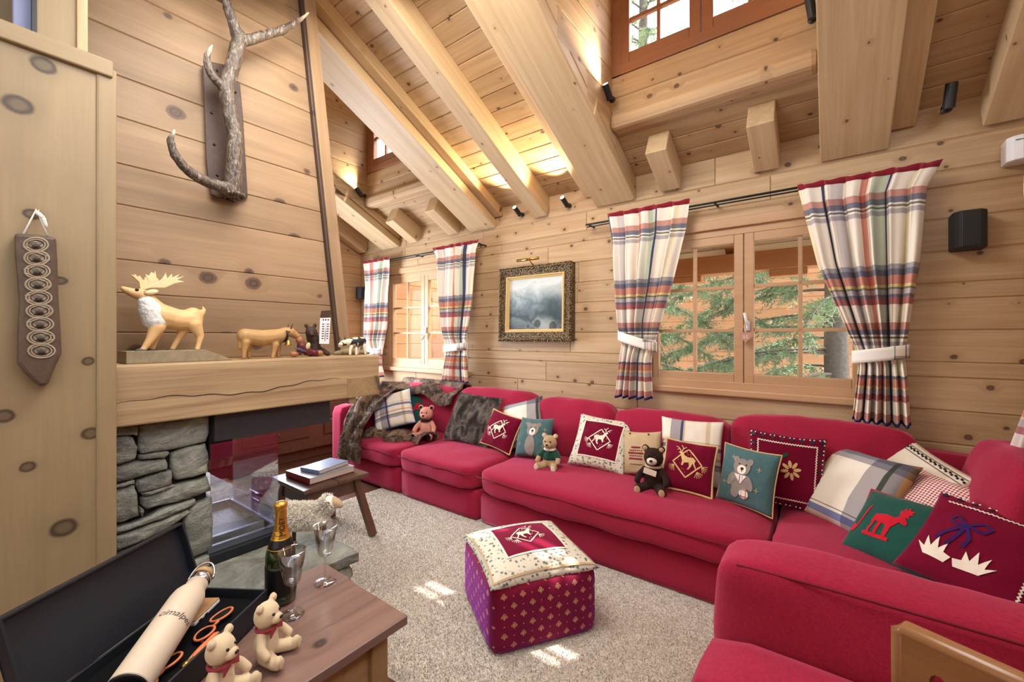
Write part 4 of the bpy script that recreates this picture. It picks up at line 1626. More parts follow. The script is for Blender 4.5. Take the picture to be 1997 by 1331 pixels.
def sweater(t):
    b = MB()
    b.ell((0, 0, .34), (.215, .185, .20))
    for s in (-1, 1):
        b.chain([(s * .16, -.02, .46), (s * .265, -.09, .35)], [.092, .085])
    b.build('sweater', 'sweater', t, world=False, remesh=.018)
    MB().tube([(.14 * math.cos(a), -.01 + .13 * math.sin(a), .545) for a in [2 * PI * i / 20 for i in range(20)]], .035, 8, closed=True).build('collar', 'cream_t', t, world=False, smooth=True)
    MB().box((0, -.195, .42), (.07, .02, .20)).build('necktie', 'green', t, world=False, bevel=.008)


def bow(t):
    b = MB()
    b.tube([(.15 * math.cos(a), -.01 + .14 * math.sin(a), .54) for a in [2 * PI * i / 20 for i in range(20)]], .028, 8, closed=True)
    b.build('collar', 'linen', t, world=False, smooth=True)
    b = MB().box((-.03, -.21, .46), (.26, .015, .12), Matrix.Rotation(.2, 3, 'Y'))
    b.build('tag', 'creamc', t, world=False, bevel=.006)


def scarf(t):
    b = MB().tube([(.15 * math.cos(a), -.01 + .14 * math.sin(a), .54) for a in [2 * PI * i / 20 for i in range(20)]], .03, 8, closed=True)
    b.build('scarf', 'teddy_dark', t, world=False, smooth=True)


teddy('teddy_bear', 'red checked cloth teddy bear sitting in front of the far green pillow', (-3.10, 2.74, .425), .45, .33, 'teddy_check', 'teddy_check', 'nose', extra=scarf)
teddy('teddy_bear', 'tan teddy bear in a green jumper sitting beside the tapestry pillow', (-1.66, 2.66, .425), .20, .27, 'teddy_tan', 'teddy_tan', 'teddy_light', extra=sweater)
teddy('teddy_bear', 'dark brown teddy bear with a pale muzzle sitting before the linen pillow', (-.895, 2.66, .425), .12, .30, 'teddy_dark', 'teddy_light', 'teddy_tan', extra=bow)

# ================================================================== CURTAINS
def curtain(name, label, edges, folds, seed, tie=None, y=3.235, u0=0.0, u1=1.0, ax='y', flip=1):
    """edges: list of (z, left, right) from the top down, along the wall; tie=(z, left, right, tilt) or None."""
    def lr(z):
        for (za, la, ra), (zb, lb, rb) in zip(edges, edges[1:]):
            if za >= z >= zb:
                f = (za - z) / (za - zb)
                return la + (lb - la) * f, ra + (rb - ra) * f
        return edges[-1][1:]
    zt, zb = edges[0][0], edges[-1][0]
    W0 = max(r - l for _, l, r in edges)

    def fn(u, v):
        z = zt + (zb - zt) * v
        l, r = lr(z)
        w = r - l
        x = l + w * (u + .018 * math.sin(u * folds * 2 * PI * 1.0 + seed))
        tight = w / W0
        amp = .010 + .030 * (1 - tight) + .012 * min(1, v * 4)
        if tie:
            amp *= 1 - .7 * math.exp(-((z - tie[0]) / .09) ** 2)
        ph = u * folds * 2 * PI + seed + .9 * noise.noise((u * 3, v * 2.2, seed))
        d = amp * math.sin(ph) + .35 * amp * math.sin(ph * 2.3 + v * 3)
        d += .012 * noise.noise((u * 6, v * 5, seed + 9))
        zz = z + (.006 * math.sin(ph) if v > .97 or v < .02 else 0)
        if ax == 'y':
            return V((x, y - .02 - abs(amp) + d, zz))
        return V((y - .02 - abs(amp) + d, x, zz))
    m = MB()
    m.grid(fn, 110, 70, uv=True)
    m.uv = [(u0 + (u1 - u0) * a, b) for a, b in m.uv]
    o = m.build(name, 'curtain', None, smooth=True, solid=.003)
    tag(o, label, 'curtain', None)
    # red heading band
    h = MB()
    off = V((0, -.004, .002)) if ax == 'y' else V((-.004, 0, .002))
    h.grid(lambda u, v: fn(u, v * .022) + off, 110, 2)
    h.build('heading_tape', 'knit_red', o, smooth=True, solid=.003)
    h = MB()
    h.grid(lambda u, v: fn(u, 1 - v * .012) + off, 110, 1)
    h.build('hem', 'navy', o, smooth=True, solid=.003)
    if tie:
        z, _, _, tilt = tie
        l, r = lr(z)
        l, r = l - .012, r + .012
        b = MB()

        def tf(u, v):
            a = u * 2 * PI
            c = (l + r) / 2
            xx = c + (r - l) / 2 * 1.06 * math.cos(a)
            yy = y - .040 - .060 * math.sin(a)
            return V((xx, yy, z + (xx - c) * tilt + (v - .5) * .075))
        b.grid(tf, 40, 4)
        b.build('tieback', 'tie', o, smooth=True, solid=.004)
        if r - l > .2:
            b = MB()
            b.grid(lambda u, v: tf(.02 + u * .16, v) + V((0, -.005, 0)), 14, 3)
            b.build('tieback_check', 'tiecheck', o, smooth=True, solid=.003)
    return o


def xz(px, py, y=3.25):
    p = PY(px, py, y)
    return p.x, p.z


def edges_px(rows, y=3.25):
    out = []
    for (yl, xl, yr, xr) in rows:
        a, b = PY(xl, yl, y), PY(xr, yr, y)
        out.append(((a.z + b.z) / 2, a.x, b.x))
    return out


curtain('curtain', 'narrow plaid curtain at the left side of the far window beside the chimney',
        edges_px([(512, 712, 503, 764), (560, 720, 560, 763), (640, 720, 640, 758), (688, 721, 686, 749), (712, 720, 712, 748), (735, 733, 735, 752)]), 4, 1.3, (1.215, -4.70, -4.52, .02), u0=.3, u1=.75)
curtain('curtain', 'tied plaid curtain between the far window and the framed painting',
        edges_px([(485, 848, 471, 940), (500, 856, 492, 934), (590, 862, 590, 930), (690, 876, 670, 915), (712, 877, 690, 920), (746, 869, 742, 924)]), 5, .4, (1.285, -3.18, -2.90, .10), u0=.05, u1=.85)
curtain('curtain', 'tied plaid curtain at the left of the nearer window, right of the painting',
        edges_px([(417, 1187, 396, 1345), (470, 1196, 450, 1338), (580, 1205, 560, 1310), (672, 1217, 680, 1277), (700, 1217, 702, 1273), (778, 1207, 772, 1277)]), 5, 2.2, (1.365, -1.465, -1.24, -.30), u0=.1, u1=.95)
curtain('curtain', 'widest plaid curtain, tied back on the wall side of the nearer window',
        edges_px([(367, 1552, 318, 1832), (400, 1562, 372, 1802), (520, 1592, 500, 1790), (700, 1668, 668, 1762), (730, 1672, 700, 1764), (826, 1660, 820, 1772)]), 6, .9, (1.30, -.20, .125, .16), u0=-.1, u1=1.0)
curtain('curtain', 'plaid curtain at the very edge on the side wall above the red cushions',
        [(2.36, 1.85, 2.74), (2.2, 1.87, 2.72), (1.3, 2.0, 2.5), (1.15, 2.0, 2.5), (.86, 1.95, 2.88)], 5, .2, None, y=.69, ax='x', u0=0, u1=.8)
for i, (a, b) in enumerate(((-4.85, -2.85), (-1.66, .34))):
    r = thing('curtain_rod', ('dark thin curtain rod above the far window', 'dark thin curtain rod above the nearer window')[i], 'curtain rod', ((a + b) / 2, WY, 2.36))
    MB().tube([(a, 3.23, 2.345), (b, 3.23, 2.345)], .008, 8).build('rod', 'rod', r, smooth=True)
    MB().tube([(a, 3.25, 2.33), (b, 3.25, 2.33)], .005, 8).build('draw_cord', 'rod', r, smooth=True)
    for x in (a + .02, (a + b) / 2, b - .02):
        MB().tube([(x, 3.23, 2.345), (x, WY + .002, 2.345)], .008, 8).build('bracket', 'rod', r)
for i, (xm, lab) in enumerate(((-3.83, 'small carved heart hanging from the handle of the far window'), (-.495, 'small carved heart hanging from the handle of the nearer window'))):
    t = thing('heart_ornament', lab, 'ornament', (xm + .02, WY - .05, 1.40))
    pts = []
    for k in range(28):
        a = 2 * PI * k / 28
        pts.append((.0033 * 16 * math.sin(a) ** 3 * .75, .0033 * .8 * (13 * math.cos(a) - 5 * math.cos(2 * a) - 2 * math.cos(3 * a) - math.cos(4 * a))))
    MB().prism(pts, lambda x, z: V((x, .006, z)), lambda x, z: V((x, -.006, z))).build('heart', plain('heart_terracotta', '#b98a78', .7), t, world=False, bevel=.002)
    L = MB()
    for sgn in (-1, 1):
        L.bar((-.022, -.007, .012 * sgn - .002), (.022, -.007, -.012 * sgn - .002), .003, .002)
    L.tube([(.012 * math.cos(q), -.007, .012 * math.sin(q)) for q in [PI / 6 * k for k in range(12)]], .0015, 5, closed=True)
    lo = L.build('lattice', 'cream_t', t, world=False)
    lo['kind'] = 'stuff'
    MB().tube([(0, 0, .03), (-.012, .004, .075), (0, .004, .095)], .0015, 5).build('loop', 'string', t, world=False)

# ================================================================== WALL OBJECTS
def spot(label, base, d, wall, lit=True, s=1.0):
    """Small black directional spotlight: arm from the wall, cylinder pointing along d."""
    t = thing('spotlight', label, 'spotlight', base)
    b, d, wall = V(base), V(d).normalized(), V(wall)
    h = b + wall * .055 * s
    MB().tube([b - wall * .0, h], .010 * s, 8).build('arm', 'black', t, smooth=True)
    MB().tube([b, b + wall * .012], .022 * s, 12).build('wall_plate', 'black', t, smooth=True)
    m = MB().tube([h - d * .02 * s, h + d * .085 * s], .022 * s, 16)
    m.build('housing', 'black', t, smooth=False)
    MB().tube([h + d * .084 * s, h + d * .0865 * s], .018 * s, 16).build('lens', 'lampface' if lit else 'black', t)
    if lit:
        lamp('SPOT', 'spot_beam', h + d * .10 * s, 85, (1.0, .80, .50), d, spot_size=math.radians(95), spot_blend=.8, shadow_soft_size=.02)
    return t


up = V((0, -CS, SN))
spot('small black spotlight between the left trimmer beam and the plain rafter', (-2.40, WY - .01, 2.585), up + V((0, -.1, .12)), (0, -1, 0))
spot('small black spotlight between the plain rafter and the wide beam', (-1.88, WY - .01, 2.575), up + V((0, -.1, .12)), (0, -1, 0))
spot('small black spotlight at the left foot of the nearer dormer window', (-1.235, YD - .07, 3.07), (-.05, -.75, .8), (0, -1, 0))
spot('small black spotlight at the right end of the nearer dormer window', (-.085, YD - .05, 3.13), (-.15, -.25, 1), (0, -1, 0))
spot('small black spotlight below the far dormer window near the chimney', (-4.23, YD - .05, 3.0), (-.3, -.5, .8), (0, -1, 0))
spot('unlit black spotlight on the ceiling boards right of the wide beam', PY(1846, 212, 3.24), (.06, -.25, .95), (0, -1, 0), lit=False, s=1.15)

for lab, px, sx, sz, xx in (('black loudspeaker on the wall right of the nearer window curtain', (1886, 452), .13, .20, None), ('small black loudspeaker in the far corner behind the curtain', (712, 572), .10, .16, -4.985)):
    p = PY(px[0], px[1], WY - .05)
    x = p.x if xx is None else xx
    t = thing('loudspeaker', lab, 'loudspeaker', (x, WY, p.z))
    pl = [(-sx / 2, .09), (sx / 2, .09), (sx / 2, -.02), (sx * .30, -.05), (-sx * .30, -.05), (-sx / 2, -.02)]
    MB().prism(pl, lambda a, b: V((x + a, WY - .09 + b, p.z - sz / 2)), lambda a, b: V((x + a, WY - .09 + b, p.z + sz / 2))).build('cabinet', 'speaker', t, bevel=.008)
    MB().box((x, WY - .1405, p.z), (sx * .54, .004, sz * .9)).build('grille', 'black', t, bevel=.002)
p = PY(1990, 290, 3.26)
t = thing('motion_sensor', 'white curved motion sensor at the top right corner of the wall', 'sensor', (p.x, 3.3, p.z))
pr = [(-.05, .075), (.05, .075), (.05, -.02), (.03, -.045), (0, -.055), (-.03, -.045), (-.05, -.02)]
MB().prism(pr, lambda a, b: V((p.x + a, 3.27 + b, p.z - .062)), lambda a, b: V((p.x + a, 3.27 + b, p.z + .062))).build('housing', 'white', t, bevel=.008)
MB().box((p.x, 3.217, p.z + .035), (.05, .004, .003)).build('slot', 'black', t)

# ---- painting
pa = thing('painting', 'dark mountain stream painting in a carved gilt frame beneath a brass lamp', 'painting', M=Matrix.Translation((-2.236, WY - .032, 1.712)) @ Matrix.Rotation(-.03, 4, 'X'))
fw, fh = .41, .352
def profile_frame(m, w, h, prof):
    # prof: list of (inset, y) -> mitred frame rings
    n = len(prof)
    vs = []
    for ins, y in prof:
        for sx, sz in ((-1, -1), (1, -1), (1, 1), (-1, 1)):
            vs.append((sx * (w - ins), y, sz * (h - ins)))
    fs_ = []
    for i in range(n - 1):
        for k in range(4):
            k2 = (k + 1) % 4
            fs_.append((i * 4 + k, i * 4 + k2, (i + 1) * 4 + k2, (i + 1) * 4 + k))
    m.add(vs, fs_)
    return m
profile_frame(MB(), fw, fh, [(0, .03), (0, -.035), (.01, -.05), (.022, -.048), (.03, -.036), (.06, -.024), (.082, -.026)]).build('frame', 'ornate', pa, world=False)
profile_frame(MB(), fw - .08, fh - .08, [(0, -.026), (.004, -.034), (.012, -.034), (.018, -.02), (.030, -.012), (.034, -.0)]).build('gilt_slip', 'gold_t', pa, world=False)
MB().box((0, -.002, 0), ((fw - .112) * 2, .006, (fh - .112) * 2)).build('canvas', 'painting', pa, world=False)
bd = MB()
for i in range(40):
    x = -fw + .012 + i * (2 * fw - .024) / 39
    bd.ell((x, -.040, fh), .009, None, 8, 5)
    bd.ell((x, -.040, -fh), .009, None, 8, 5)
bo = bd.build('beading', 'ornate', pa, world=False, smooth=True)
bo['kind'] = 'stuff'
MB().tube([(-.155, -.09, fh + .055), (.09, -.09, fh + .055)], .013, 12).build('picture_lamp', 'brass', pa, world=False, smooth=True)
MB().tube([(-.02, -.085, fh + .05), (-.02, -.02, fh + .02), (-.02, .02, fh + .0)], .005, 8).build('lamp_arm', 'brass', pa, world=False, smooth=True)

# ---- antler on its plaque
AX = -2.50
an = thing('antler', 'dark branching stag antler mounted on a brown board on the chimney', 'antler', (-2.56, .8, 2.3))
plq = [(395, 128), (412, 121), (437, 126), (468, 165), (474, 230), (480, 330), (483, 385), (457, 396), (412, 380), (406, 345), (402, 310), (400, 240)]
MB().prism(plq, lambda a, b: PX(a, b, -2.615), lambda a, b: PX(a, b, -2.59)).build('plaque', 'plaque', an, bevel=.004)
sc = MB()
for a, b in ((424, 138), (413, 220), (418, 282), (470, 352), (424, 342), (459, 180)):
    q = PX(a, b, -2.588)
    sc.ell(q, .007, None, 8, 6)
so = sc.build('screw', 'black', an, smooth=True)
so['kind'] = 'stuff'


def horn(pts, rads, depth, tipfrom=.0):
    P3 = [PX(a, b, AX + d) for (a, b), d in zip(pts, depth)]
    # smooth the path
    out, rr, tt = [], [], []
    n = len(P3)
    for i in range(n - 1):
        p0, p1, p2, p3 = P3[max(i - 1, 0)], P3[i], P3[i + 1], P3[min(i + 2, n - 1)]
        for k in range(6):
            f = k / 6
            q = .5 * ((2 * p1) + (p2 - p0) * f + (2 * p0 - 5 * p1 + 4 * p2 - p3) * f * f + (3 * p1 - p0 - 3 * p2 + p3) * f ** 3)
            out.append(q)
            rr.append(rads[i] + (rads[i + 1] - rads[i]) * f)
            tt.append((i + f) / (n - 1))
    out.append(P3[-1]); rr.append(rads[-1]); tt.append(1.0)
    return out, rr, tt


hm = MB()
tips = []
for pts, rads, dep in (
    ([(450, 384), (455, 350), (457, 300), (458, 262), (447, 215), (441, 172), (454, 128), (466, 78), (463, 60)], [.043, .040, .036, .035, .034, .036, .034, .034, .028], [-.04, -.02, 0, .0, 0, 0, 0, .0, 0]),
    ([(466, 80), (455, 45), (444, 12), (439, -15), (444, -45), (452, -70)], [.032, .026, .024, .02, .012, .004], [0, .0, 0, .01, .02, .03]),
    ([(464, 82), (492, 76), (526, 66), (552, 58), (582, 40), (602, 25)], [.03, .026, .022, .021, .012, .003], [0, .01, .02, .03, .04, .05]),
    ([(450, 372), (436, 366), (402, 354), (368, 334), (344, 306), (333, 279), (337, 262), (341, 253)], [.038, .032, .026, .022, .019, .014, .009, .003], [-.02, 0, .02, .05, .07, .08, .085, .09]),
    ([(444, 185), (432, 167), (415, 150), (405, 126), (405, 106), (414, 89)], [.032, .024, .020, .017, .012, .003], [0, .01, .02, .03, .035, .04])):
    P3, R3, T3 = horn(pts, rads, dep)
    n0 = len(hm.v)
    hm.tube(P3, R3, 14)
    istip = rads[-1] < .005
    for i in range(len(P3)):
        tips += [T3[i] if istip else 0] * 14
for i, p in enumerate(hm.v):
    hm.v[i] = p + V((noise.noise(p * 45), noise.noise(p * 45 + V((9, 0, 0))), noise.noise(p * V((1, 1, 1)) * 30 + V((0, 9, 0))))) * .0035
hm.build('antler_beam', 'antler', an, smooth=True, attr=('tip', tips))
br = MB()
c = PX(452, 380, AX - .03)
for k in range(22):
    a = 2 * PI * k / 22
    br.ell(c + V((.052 * math.cos(a), .052 * math.sin(a), .004 * math.sin(k * 3))), .011, None, 7, 5)
o = br.build('burr', 'antler', an, smooth=True)
o['kind'] = 'stuff'

# ---- carved whetstone holder on the partition
kx = XP + .035
kh = thing('whetstone_holder', 'chip-carved dark wooden whetstone holder hanging on the pale panel', 'wood carving', (kx, .18, 1.5))
kp = lambda a, b, x=kx: PX(a, b, x)
ol = [(28, 455), (70, 458), (109, 463), (112, 510), (114, 580), (118, 640), (120, 690), (109, 712), (93, 752), (76, 754), (48, 728), (33, 708), (34, 640), (37, 590), (33, 540), (29, 500)]
MB().prism(ol, lambda a, b: kp(a, b, XP + .002), lambda a, b: kp(a, b, XP + .055)).build('body', 'carve', kh, bevel=.01)
fx = XP + .0562
rg = MB()
hat = MB()
grooves = MB()
for i in range(9):
    f = i / 8
    cx, cy = 70 + 11 * f, 478 + 207 * f
    rx, ry = 19 + 2 * f, 12.0
    for sc_, w in ((1.0, .0032), (.76, .0026)):
        rg.tube([kp(cx + rx * sc_ * math.cos(a) * 1.25, cy + ry * sc_ * 1.15 * math.sin(a), fx) for a in [2 * PI * k / 24 for k in range(24)]], w, 5, closed=True)
    rg.ell(kp(cx, cy, fx - .003), (.007, .019, .014), None, 14, 8)
    for k in range(-2, 3):
        hat.tube([kp(cx - 9 + k * 3, cy - 7, fx + .0035), kp(cx + 5 + k * 3, cy + 7, fx + .0035)], .0008, 4)
        hat.tube([kp(cx + 9 + k * 3, cy - 7, fx + .0035), kp(cx - 5 + k * 3, cy + 7, fx + .0035)], .0008, 4)
    if i < 8:
        pts = []
        for k in range(13):
            g = k / 12
            pts.append(kp(cx + (-26 + 52 * g) * (1 if i % 2 else -1), cy + 13 + 9 * math.cos(g * PI), fx))
        rg.tube(pts, .0028, 5)
for mm, nm, mt in ((rg, 'carved_rings', wood('carving_light', '#b09d80', '#8b775c', '#251a12', 6, .1, .05, 26, .8, .45, .02)), (hat, 'hatching', 'nose')):
    o = mm.build(nm, mt, kh, smooth=True)
    o['kind'] = 'stuff'
ns = MB()
nl = kp(74, 412, XP + .03)
ns.tube([kp(74, 412, XP - .005), nl], .006, 8)
ns.build('nail', 'brass', kh, smooth=True)
MB().tube([kp(46, 458, XP + .03), nl + V((0, -.004, .004)), kp(92, 460, XP + .03)], .0042, 6).build('hanging_string', 'string', kh, smooth=True)
MB().chain([nl + V((.004, .0, -.008)), nl + V((.006, .012, -.022)), nl + V((.004, .02, -.05))], [.007, .006, .004]).build('knot', 'string', kh, smooth=True)

# ================================================================== FIGURES ON THE MANTEL
ZM = 1.283
SK = lambda x: (lambda a, b, d=0.0: PX(a, b, x) + V((d, 0, 0)))


def animal(b, q, pts):
    """pts: (px, py, dx, radius) chains, each swept as tapered limbs."""
    for ch in pts:
        b.chain([q(a, y, d) for a, y, d, r in ch], [r for a, y, d, r in ch])
    return b


q = SK(-2.46)
mo = thing('moose_figurine', 'painted wooden moose figurine looking up, standing on a grey wedge board', 'figurine', (-2.46, .6, 1.337))
b = animal(MB(), q, [
    [(240, 563, 0, .011), (248, 567, 0, .016), (264, 573, 0, .022), (276, 574, 0, .026), (286, 584, 0, .032)],
    [(286, 584, 0, .032), (302, 606, 0, .046), (314, 616, 0, .054), (345, 624, 0, .050), (374, 624, 0, .047)],
    [(302, 626, 0, .046), (314, 618, 0, .05)], [(376, 616, 0, .04), (386, 614, 0, .026)],
    [(386, 612, 0, .012), (396, 611, 0, .010), (399, 605, 0, .008), (395, 599, 0, .005)],
    [(304, 638, .022, .032), (289, 663, .03, .017), (277, 680, .032, .012), (272, 684, .034, .012)],
    [(308, 645, -.02, .028), (304, 668, -.028, .014), (300, 682, -.03, .012)],
    [(376, 633, .02, .034), (387, 656, .028, .016), (384, 670, .03, .012), (380, 682, .03, .012)],
    [(364, 638, -.02, .028), (352, 660, -.028, .014), (340, 682, -.03, .012)]])
b.build('body', 'moose', mo, remesh=.005)
rf = animal(MB(), q, [[(286, 590, .004, .036), (294, 606, .006, .048), (302, 626, .006, .050)]])
rf.build('ruff', 'moose_white', mo, remesh=.006)
for a, y, d in ((271, 684, .034), (300, 684, -.03), (379, 684, .03), (338, 684, -.03)):
    MB().ell(q(a, y, d) + V((0, 0, -.0005)), (.014, .021, .011)).build('hoof', 'hoof', mo, smooth=True)
MB().ell(q(292, 571, .03), (.009, .026, .012), Matrix.Rotation(.3, 3, 'X')).build('ear', 'moose_pale', mo, smooth=True)
MB().ell(q(265, 566, .019), (.004, .007, .006)).build('eye', 'nose', mo, smooth=True)
A1 = [(277, 566), (292, 563), (318, 563), (336, 555), (356, 551), (342, 548), (355, 540), (340, 544), (346, 536), (332, 543), (331, 535), (322, 545), (319, 533), (312, 545), (303, 552), (292, 555)]
A2 = [(275, 566), (272, 550), (255, 535), (263, 537), (261, 532), (270, 540), (273, 537), (281, 547), (285, 538), (291, 550), (288, 562)]
A3 = [(290, 560), (292, 546), (286, 533), (294, 537), (299, 529), (304, 533), (307, 527), (309, 540), (316, 548), (312, 558)]
for pg, d in ((A1, .03), (A2, -.012), (A3, -.035)):
    MB().prism(pg, lambda a, y, d=d: q(a, y, d - .006), lambda a, y, d=d: q(a, y, d + .006)).build('antler', 'moose_pale', mo, bevel=.003)
wd = thing('wedge_board', 'grey grained wedge shaped board on the mantel under the moose', 'board', (-2.46, .6, ZM))
MB().prism([(.4426, ZM + .001), (.846, ZM + .001), (.725, 1.337), (.4426, 1.337)], lambda y, z: V((-2.54, y, z)), lambda y, z: V((-2.38, y, z))).build('wedge', 'wedge', wd, bevel=.002)

q = SK(-2.43)
cw = thing('cow_figurine', 'carved light brown cow figurine with a bell collar on the mantel', 'figurine', (-2.43, 1.0, ZM))
b = animal(MB(), q, [
    [(478, 656, 0, .040), (510, 660, 0, .044), (543, 656, 0, .040), (556, 649, 0, .030), (566, 648, 0, .027), (577, 655, 0, .019), (580, 656, 0, .017)],
    [(477, 668, .02, .022), (473, 684, .022, .012), (472, 697, .022, .010)], [(484, 668, -.02, .024), (489, 686, -.022, .012), (489, 697, -.022, .010)],
    [(534, 672, .02, .020), (531, 687, .022, .011), (528, 697, .022, .010)], [(545, 670, -.02, .020), (546, 687, -.022, .011), (547, 697, -.022, .010)],
    [(467, 648, 0, .006), (465, 662, 0, .006), (467, 680, 0, .008)]])
b.build('body', 'cow', cw, remesh=.005)
for d in (-.016, .016):
    MB().chain([q(564, 643, d), q(567, 632, d * 1.5)], [.005, .002]).build('horn', 'nose_brown', cw, smooth=True)
    MB().ell(q(558, 646, d * 1.9), (.012, .008, .006)).build('ear', 'cow', cw, smooth=True)
MB().tube([q(551 + 4 * math.cos(a), 655 + 12 * math.sin(a), .034 * math.cos(a)) for a in [2 * PI * k / 16 for k in range(16)]], .006, 6, closed=True).build('collar', 'nose', cw, smooth=True)
MB().lathe([(.004, .03), (.012, .026), (.016, .004), (.018, 0)], 14, Matrix.Translation(q(557, 674, .03))).build('bell', 'brass', cw, smooth=True)

q = SK(-2.46)
rb = thing('bear_thermometer', 'dark brown bear figurine holding a white thermometer on the mantel', 'figurine', (-2.47, 1.35, ZM))
b = animal(MB(), q, [[(614, 690, -.01, .035), (614, 668, -.01, .036), (607, 648, 0, .033)], [(604, 650, .02, .014), (602, 653, .034, .011)],
                     [(622, 668, .0, .016), (633, 662, .035, .013)], [(624, 682, .0, .018), (636, 690, .02, .015)], [(599, 637, -.005, .011), (598, 635, -.005, .011)], [(615, 636, -.005, .011), (615, 634, -.005, .011)]])
b.build('body', 'resin_bear', rb, remesh=.005)
MB().ell(q(602, 653, .046), (.006, .009, .005)).build('mouth', 'resin_red', rb, smooth=True)
tb = MB().prism([(617, 620), (637, 619), (634, 671), (615, 671)], lambda a, y: q(a, y, .040), lambda a, y: q(a, y, .046)).build('thermometer_plate', 'white', rb, bevel=.001)
MB().prism([(620, 607), (638.5, 606), (637, 620), (617, 621)], lambda a, y: q(a, y, .038), lambda a, y: q(a, y, .047)).build('plate_top', 'plaque', rb, bevel=.001)
tk = MB()
for i in range(7):
    y = 632 + i * 4.6
    for a in (620.5 - i * .25, 629.5 - i * .25):
        tk.prism([(a, y), (a + 4, y), (a + 4, y + 1.7), (a, y + 1.7)], lambda c, d: q(c, d, .046), lambda c, d: q(c, d, .0468))
for a in (621.5, 626, 631):
    tk.prism([(a, 623), (a + 2.3, 623), (a + 2.3, 626), (a, 626)], lambda c, d: q(c, d, .046), lambda c, d: q(c, d, .0468))
o = tk.build('scale_marks', 'black', rb)
o['kind'] = 'stuff'
MB().tube([q(627.5, 630, .048), q(625, 665, .048)], .0022, 6).build('tube', 'steel', rb, smooth=True)

rb2 = thing('bear_figurine', 'small brown bear figurine in burgundy trousers sitting behind the cow', 'figurine', (-2.42, 1.22, ZM))
q = SK(-2.40)
b = MB().chain([q(588, 664, -.02), q(590, 668, -.02)], [.022, .02])
b.ell(q(574, 691, .0), (.022, .026, .018)).ell(q(623, 689, .0), (.022, .024, .018)).ell(q(580, 654, -.02), .009)
b.build('body', 'resin_tan', rb2, remesh=.005)
b = MB().chain([q(592, 676, -.02), q(602, 686, -.01)], [.028, .026]).chain([q(584, 688, .0), q(578, 690, .0)], [.017, .016]).chain([q(612, 688, 0), q(618, 689, 0)], [.018, .017])
b.build('trousers', 'resin_red', rb2, remesh=.005)
MB().ell(q(584, 683, .016), (.008, .036, .008), Matrix.Rotation(-.35, 3, 'X')).build('sash', 'resin_blue', rb2, smooth=True)
MB().ell(q(599, 675, .012), (.006, .013, .020), Matrix.Rotation(-.3, 3, 'X')).build('apron', plain('pale_green', '#b9bd86', .6), rb2, smooth=True)

q = SK(-2.40)
cf = thing('calf_figurine', 'small black and white calf figurine at the right end of the mantel', 'figurine', (-2.4, 1.5, ZM))
b = animal(MB(), q, [[(706, 666, 0, .028), (692, 667, 0, .030), (681, 668, 0, .024), (670, 669, 0, .018), (663, 674, 0, .013)]])
b.build('body', 'holstein', cf, remesh=.005)
b = animal(MB(), q, [[(683, 676, .014, .012), (680, 684, .016, .009), (680, 691, .016, .009)], [(692, 680, .016, .010), (692, 691, .016, .009)], [(703, 676, -.014, .012), (700, 690, -.016, .009)], [(708, 674, .014, .013), (710, 690, .016, .009)]])
b.build('leg', 'creamc', cf, remesh=.005)
MB().ell(q(663, 672, .008), (.012, .014, .012)).build('muzzle', 'teddy_light', cf, smooth=True)
for a in (663, 673):
    MB().chain([q(a, 662, 0), q(a - 1, 657, 0)], [.005, .002]).build('horn', 'nose_brown', cf, smooth=True)
rk = thing('driftwood', 'small grey brown driftwood piece behind the calf on the mantel', 'driftwood', (-2.47, 1.5, ZM))
q = SK(-2.50)
b = MB().chain([q(655, 690, 0), q(680, 686, .0), q(720, 689, 0)], [.016, .024, .010])
b.build('wood', 'wedge', rk, remesh=.007)
ob = thing('pointed_ornament', 'grey pointed ornament half hidden behind the chimney corner', 'ornament', (-2.70, 1.585, ZM))
MB().prism([(-.03, 0), (.03, 0), (.03, .10), (.075, .105), (.0, .155), (-.075, .105), (-.03, .10)], lambda y, z: V((-2.74, 1.575 + y * .8, ZM + z)), lambda y, z: V((-2.66, 1.575 + y * .8, ZM + z))).build('body', 'wedge', ob, bevel=.003)
MB().tube([(-2.7, 1.575, ZM + .15), (-2.7, 1.588, ZM + .21)], [.006, .001], 6).build('spike', 'wedge', ob)

# ================================================================== OTTOMAN
OT = V((-1.237, 1.752, 0.016))
oy = math.radians(56.8)
ot = thing('ottoman', 'square burgundy footstool with gold motifs and a tapestry top on the carpet', 'ottoman', OT, oy)
rbox((0, 0, .148), (.525, .525, .296), 14, 12, (.006, .006, 0), .002, 61).build('body', 'pouf', ot, smooth=True, world=False)
P = Pillow(None, 'tapestry', 0, -PI / 2, 0, (0, 0, .299), .535, .535, .15, name='cover', cat=None, seed=62, wr=.002)
P.o.parent = ot
P.strips([[(-.94, -.94), (.94, -.94), (.94, .94), (-.94, .94), (-.94, -.94)]], .035, 'linen', .002, 'woven_edge')
P.poly([(-.56, -.54), (.60, -.54), (.60, .58), (-.56, .58)], 'burg', .002, 'centre_panel', 5)
P.strips([[(-.56, -.54), (.60, -.54), (.60, .58), (-.56, .58), (-.56, -.54)]], .045, 'cream_t', .0035, 'braid')
deer_emblem(P, 'cream_t', .46, 1, .05)

